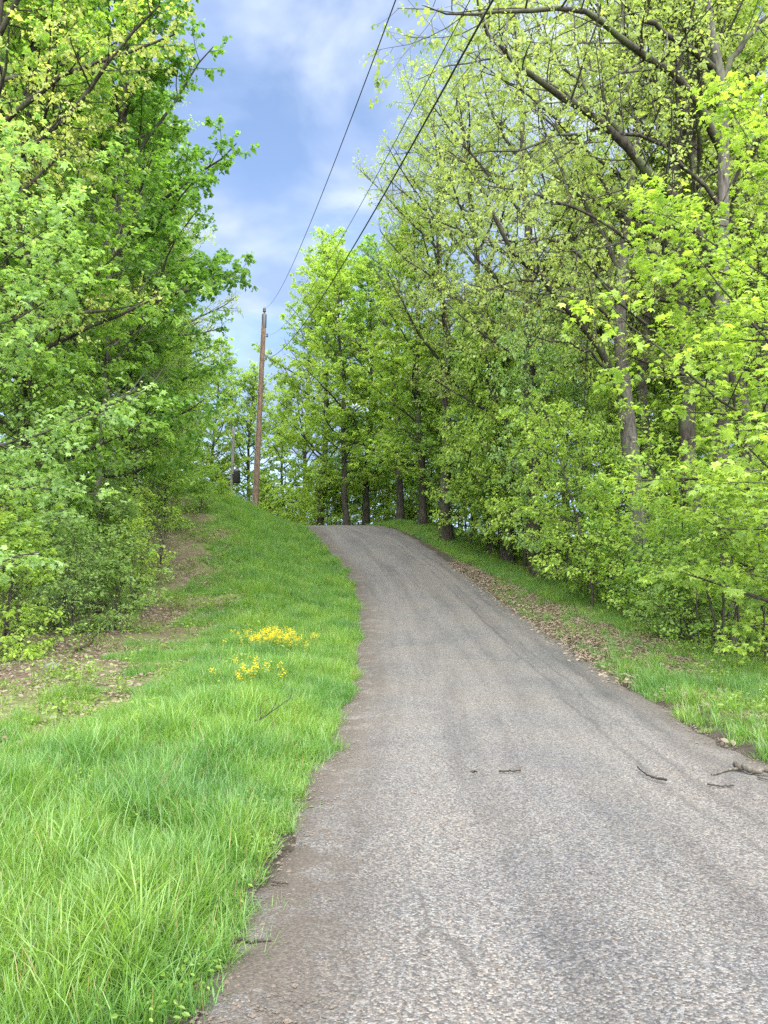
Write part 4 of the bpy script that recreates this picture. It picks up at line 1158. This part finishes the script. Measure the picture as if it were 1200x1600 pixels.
M_PALEW = bark_material('pale_wood', (0.035, 0.031, 0.026), (0.13, 0.12, 0.10), scale=14)
stick('stick', [rp(779, 1208), rp(797, 1207.5), rp(814, 1206.5)], .0075, .006, M_OLDWOOD, 'short straight stick lying in the middle of the road')
stick('stick', [rp(737, 1209), rp(746, 1208.5)], .010, .006, M_OLDWOOD, 'tiny broken twig just left of the straight stick on the road')
stick('stick', [rp(996, 1200), rp(1012, 1214), rp(1030, 1219), rp(1042, 1221)], .006, .010, M_OLDWOOD, 'thin crooked twig on the right half of the road')
stick('stick', [rp(1105, 1228), rp(1125, 1231), rp(1147, 1231)], .007, .005, M_OLDWOOD, 'thin dark stick just below the broken branch end')
stick('fallen_branch', [rp(1150, 1203, .045), rp(1166, 1210, .045), rp(1200, 1214, .045), rp(1290, 1222, .045)], .025, .022, M_PALEW,
      'broken grey branch reaching onto the road from the right edge', 'branch', [([rp(1166, 1207, .035), rp(1140, 1207, .02), rp(1122, 1211, .012), rp(1112, 1213, .012)], .014, .006), ([rp(1205, 1222, .02), rp(1190, 1220, .02), rp(1184, 1217, .014)], .012, .006)])
stick('stick', [rp(424, 1382), rp(438, 1385), rp(450, 1386.5)], .006, .003, M_OLDWOOD, 'small brown twig on the road edge beside the grass')
stick('stick', [rp(372, 1474, .006), rp(398, 1475, .006), rp(424, 1473, .006)], .008, .003, M_OLDWOOD, 'dark strip of bark on the left road edge near the bottom')
stick('fallen_branch', [at(372, 1137, 7.60), at(408, 1122, 7.75), at(430, 1108, 7.90), at(453, 1090, 8.05), at(456, 1076, 8.10)], .008, .003, M_OLDWOOD,
      'thin dark forked branch lying on the grass left of the road', 'branch', [([at(407, 1122, 7.75), at(407, 1105, 7.75), at(412, 1096, 7.75), at(421, 1091, 7.80)], .004, .002), ([at(422, 1114, 7.85), at(430, 1100, 7.95), at(432, 1091, 7.95)], .004, .002), ([at(425, 1142, 7.55), at(428, 1128, 7.70), at(437, 1117, 7.85)], .004, .002)])
def lay(pts, h=.03):
    o_ = []
    for px, py in pts:
        q = on_ground(px, py); o_.append(q + [0, 0, h])
    return o_
stick('fallen_branch', lay([(62, 985), (130, 975), (205, 968), (240, 960)], .25), .035, .012, M_OLDWOOD, 'long dark branch lying through the brush on the left', 'branch', [(lay([(150, 974), (175, 955), (190, 940)], .35), .012, .005)])
stick('fallen_branch', lay([(118, 1022), (142, 1010), (150, 995), (175, 980)], .06), .022, .008, M_OLDWOOD, 'crooked branch on the leaf litter left of the grass', 'branch', [(lay([(146, 1004), (130, 985), (124, 975)], .12), .010, .004)])
stick('fallen_branch', lay([(82, 1105), (100, 1122), (118, 1148)], .03), .010, .004, M_OLDWOOD, 'short dark twig at the lower end of the leaf litter', 'branch')
stick('fallen_branch', lay([(0, 1003), (35, 990), (70, 975)], .12), .018, .006, M_PALEW, 'pale bent branch at the left picture edge', 'branch')
def logpt(px, py, Y):
    q = at(px, py, Y); return q
stick('fallen_log', [logpt(965, 925, 20.5), logpt(990, 912, 20.7), logpt(1010, 903, 21)], .17, .14, M_OLDWOOD, 'dark rotten log lying in the right wood below the thick grey trunk', 'log')
stick('fallen_log', [logpt(1120, 1000, 16.8), logpt(1165, 1002, 16.6), logpt(1230, 1006, 16.4)], .075, .06, M_OLDWOOD, 'slim dark log behind the leaning stems at the right edge', 'log')
stick('leaning_trunk', [at(690, 803, 46), at(705, 770, 46), at(722, 735, 46), at(740, 690, 46)], .14, .09, M_DEAD, 'pale dead trunk leaning to the right beside the crest trees', 'tree')
# leaning dark stems at right (a multi stemmed shrub without many leaves)
base_ = on_ground(1125, 1036)
root = bpy.data.objects.new('leaning_stems', None); col.objects.link(root); root.location = base_
for j, (tx, ty) in enumerate([(1098, 960), (1128, 930), (1106, 985), (1165, 950), (1141, 985)]):
    A = Acc(); e = at(tx, ty - 60, base_[1] + .2 * j) - base_
    P = resample(np.array([np.array([.05 * j - .1, 0, -.1]), e * .4 + [.05, 0, 0], e]), 9)
    V, F = tubes(P[None], np.linspace(.038, .012, 9)[None], 6); A.add(V, F); obj('stem', A.mesh('stem', [M_BARK], True), root)
tag(root, 'cluster of thin dark leaning stems at the foot of the right slope', 'shrub')
root.name = 'stem_cluster'
# stones in the litter on the left
M_STONE = bark_material('stone', (0.07, 0.068, 0.063), (0.17, 0.165, 0.155), scale=5)
def stone(px, py, sz, seed, label):
    r = np.random.default_rng(seed)
    import bmesh
    bm = bmesh.new(); bmesh.ops.create_icosphere(bm, subdivisions=3, radius=1)
    w = r.normal(size=(6, 3)) * 1.6; ph = r.uniform(0, 6.28, 6)
    for vv in bm.verts:
        co = np.array(vv.co); k_ = 1 + .10 * sum(math.sin(float(w[i] @ co) + ph[i]) for i in range(6)) / 1.5
        vv.co = (co[0] * k_ * sz, co[1] * k_ * sz * .8, co[2] * k_ * sz * .55)
    me = bpy.data.meshes.new('stone'); bm.to_mesh(me); bm.free(); me.materials.append(M_STONE)
    for pl in me.polygons: pl.use_smooth = True
    q = on_ground(px, py)
    o = obj('stone', me, loc=(q[0], q[1], q[2] + sz * .18)); o.rotation_euler = (0, 0, r.uniform(0, 6))
    tag(o, label, 'stone')
stone(80, 1046, .13, 1, 'pale grey stone in the leaf litter on the left')
stone(98, 988, .10, 2, 'small whitish stone behind the larger stone on the left')
bpy.context.view_layer.update()
print('TRIS', sum(len(m.polygons) for m in bpy.data.meshes))
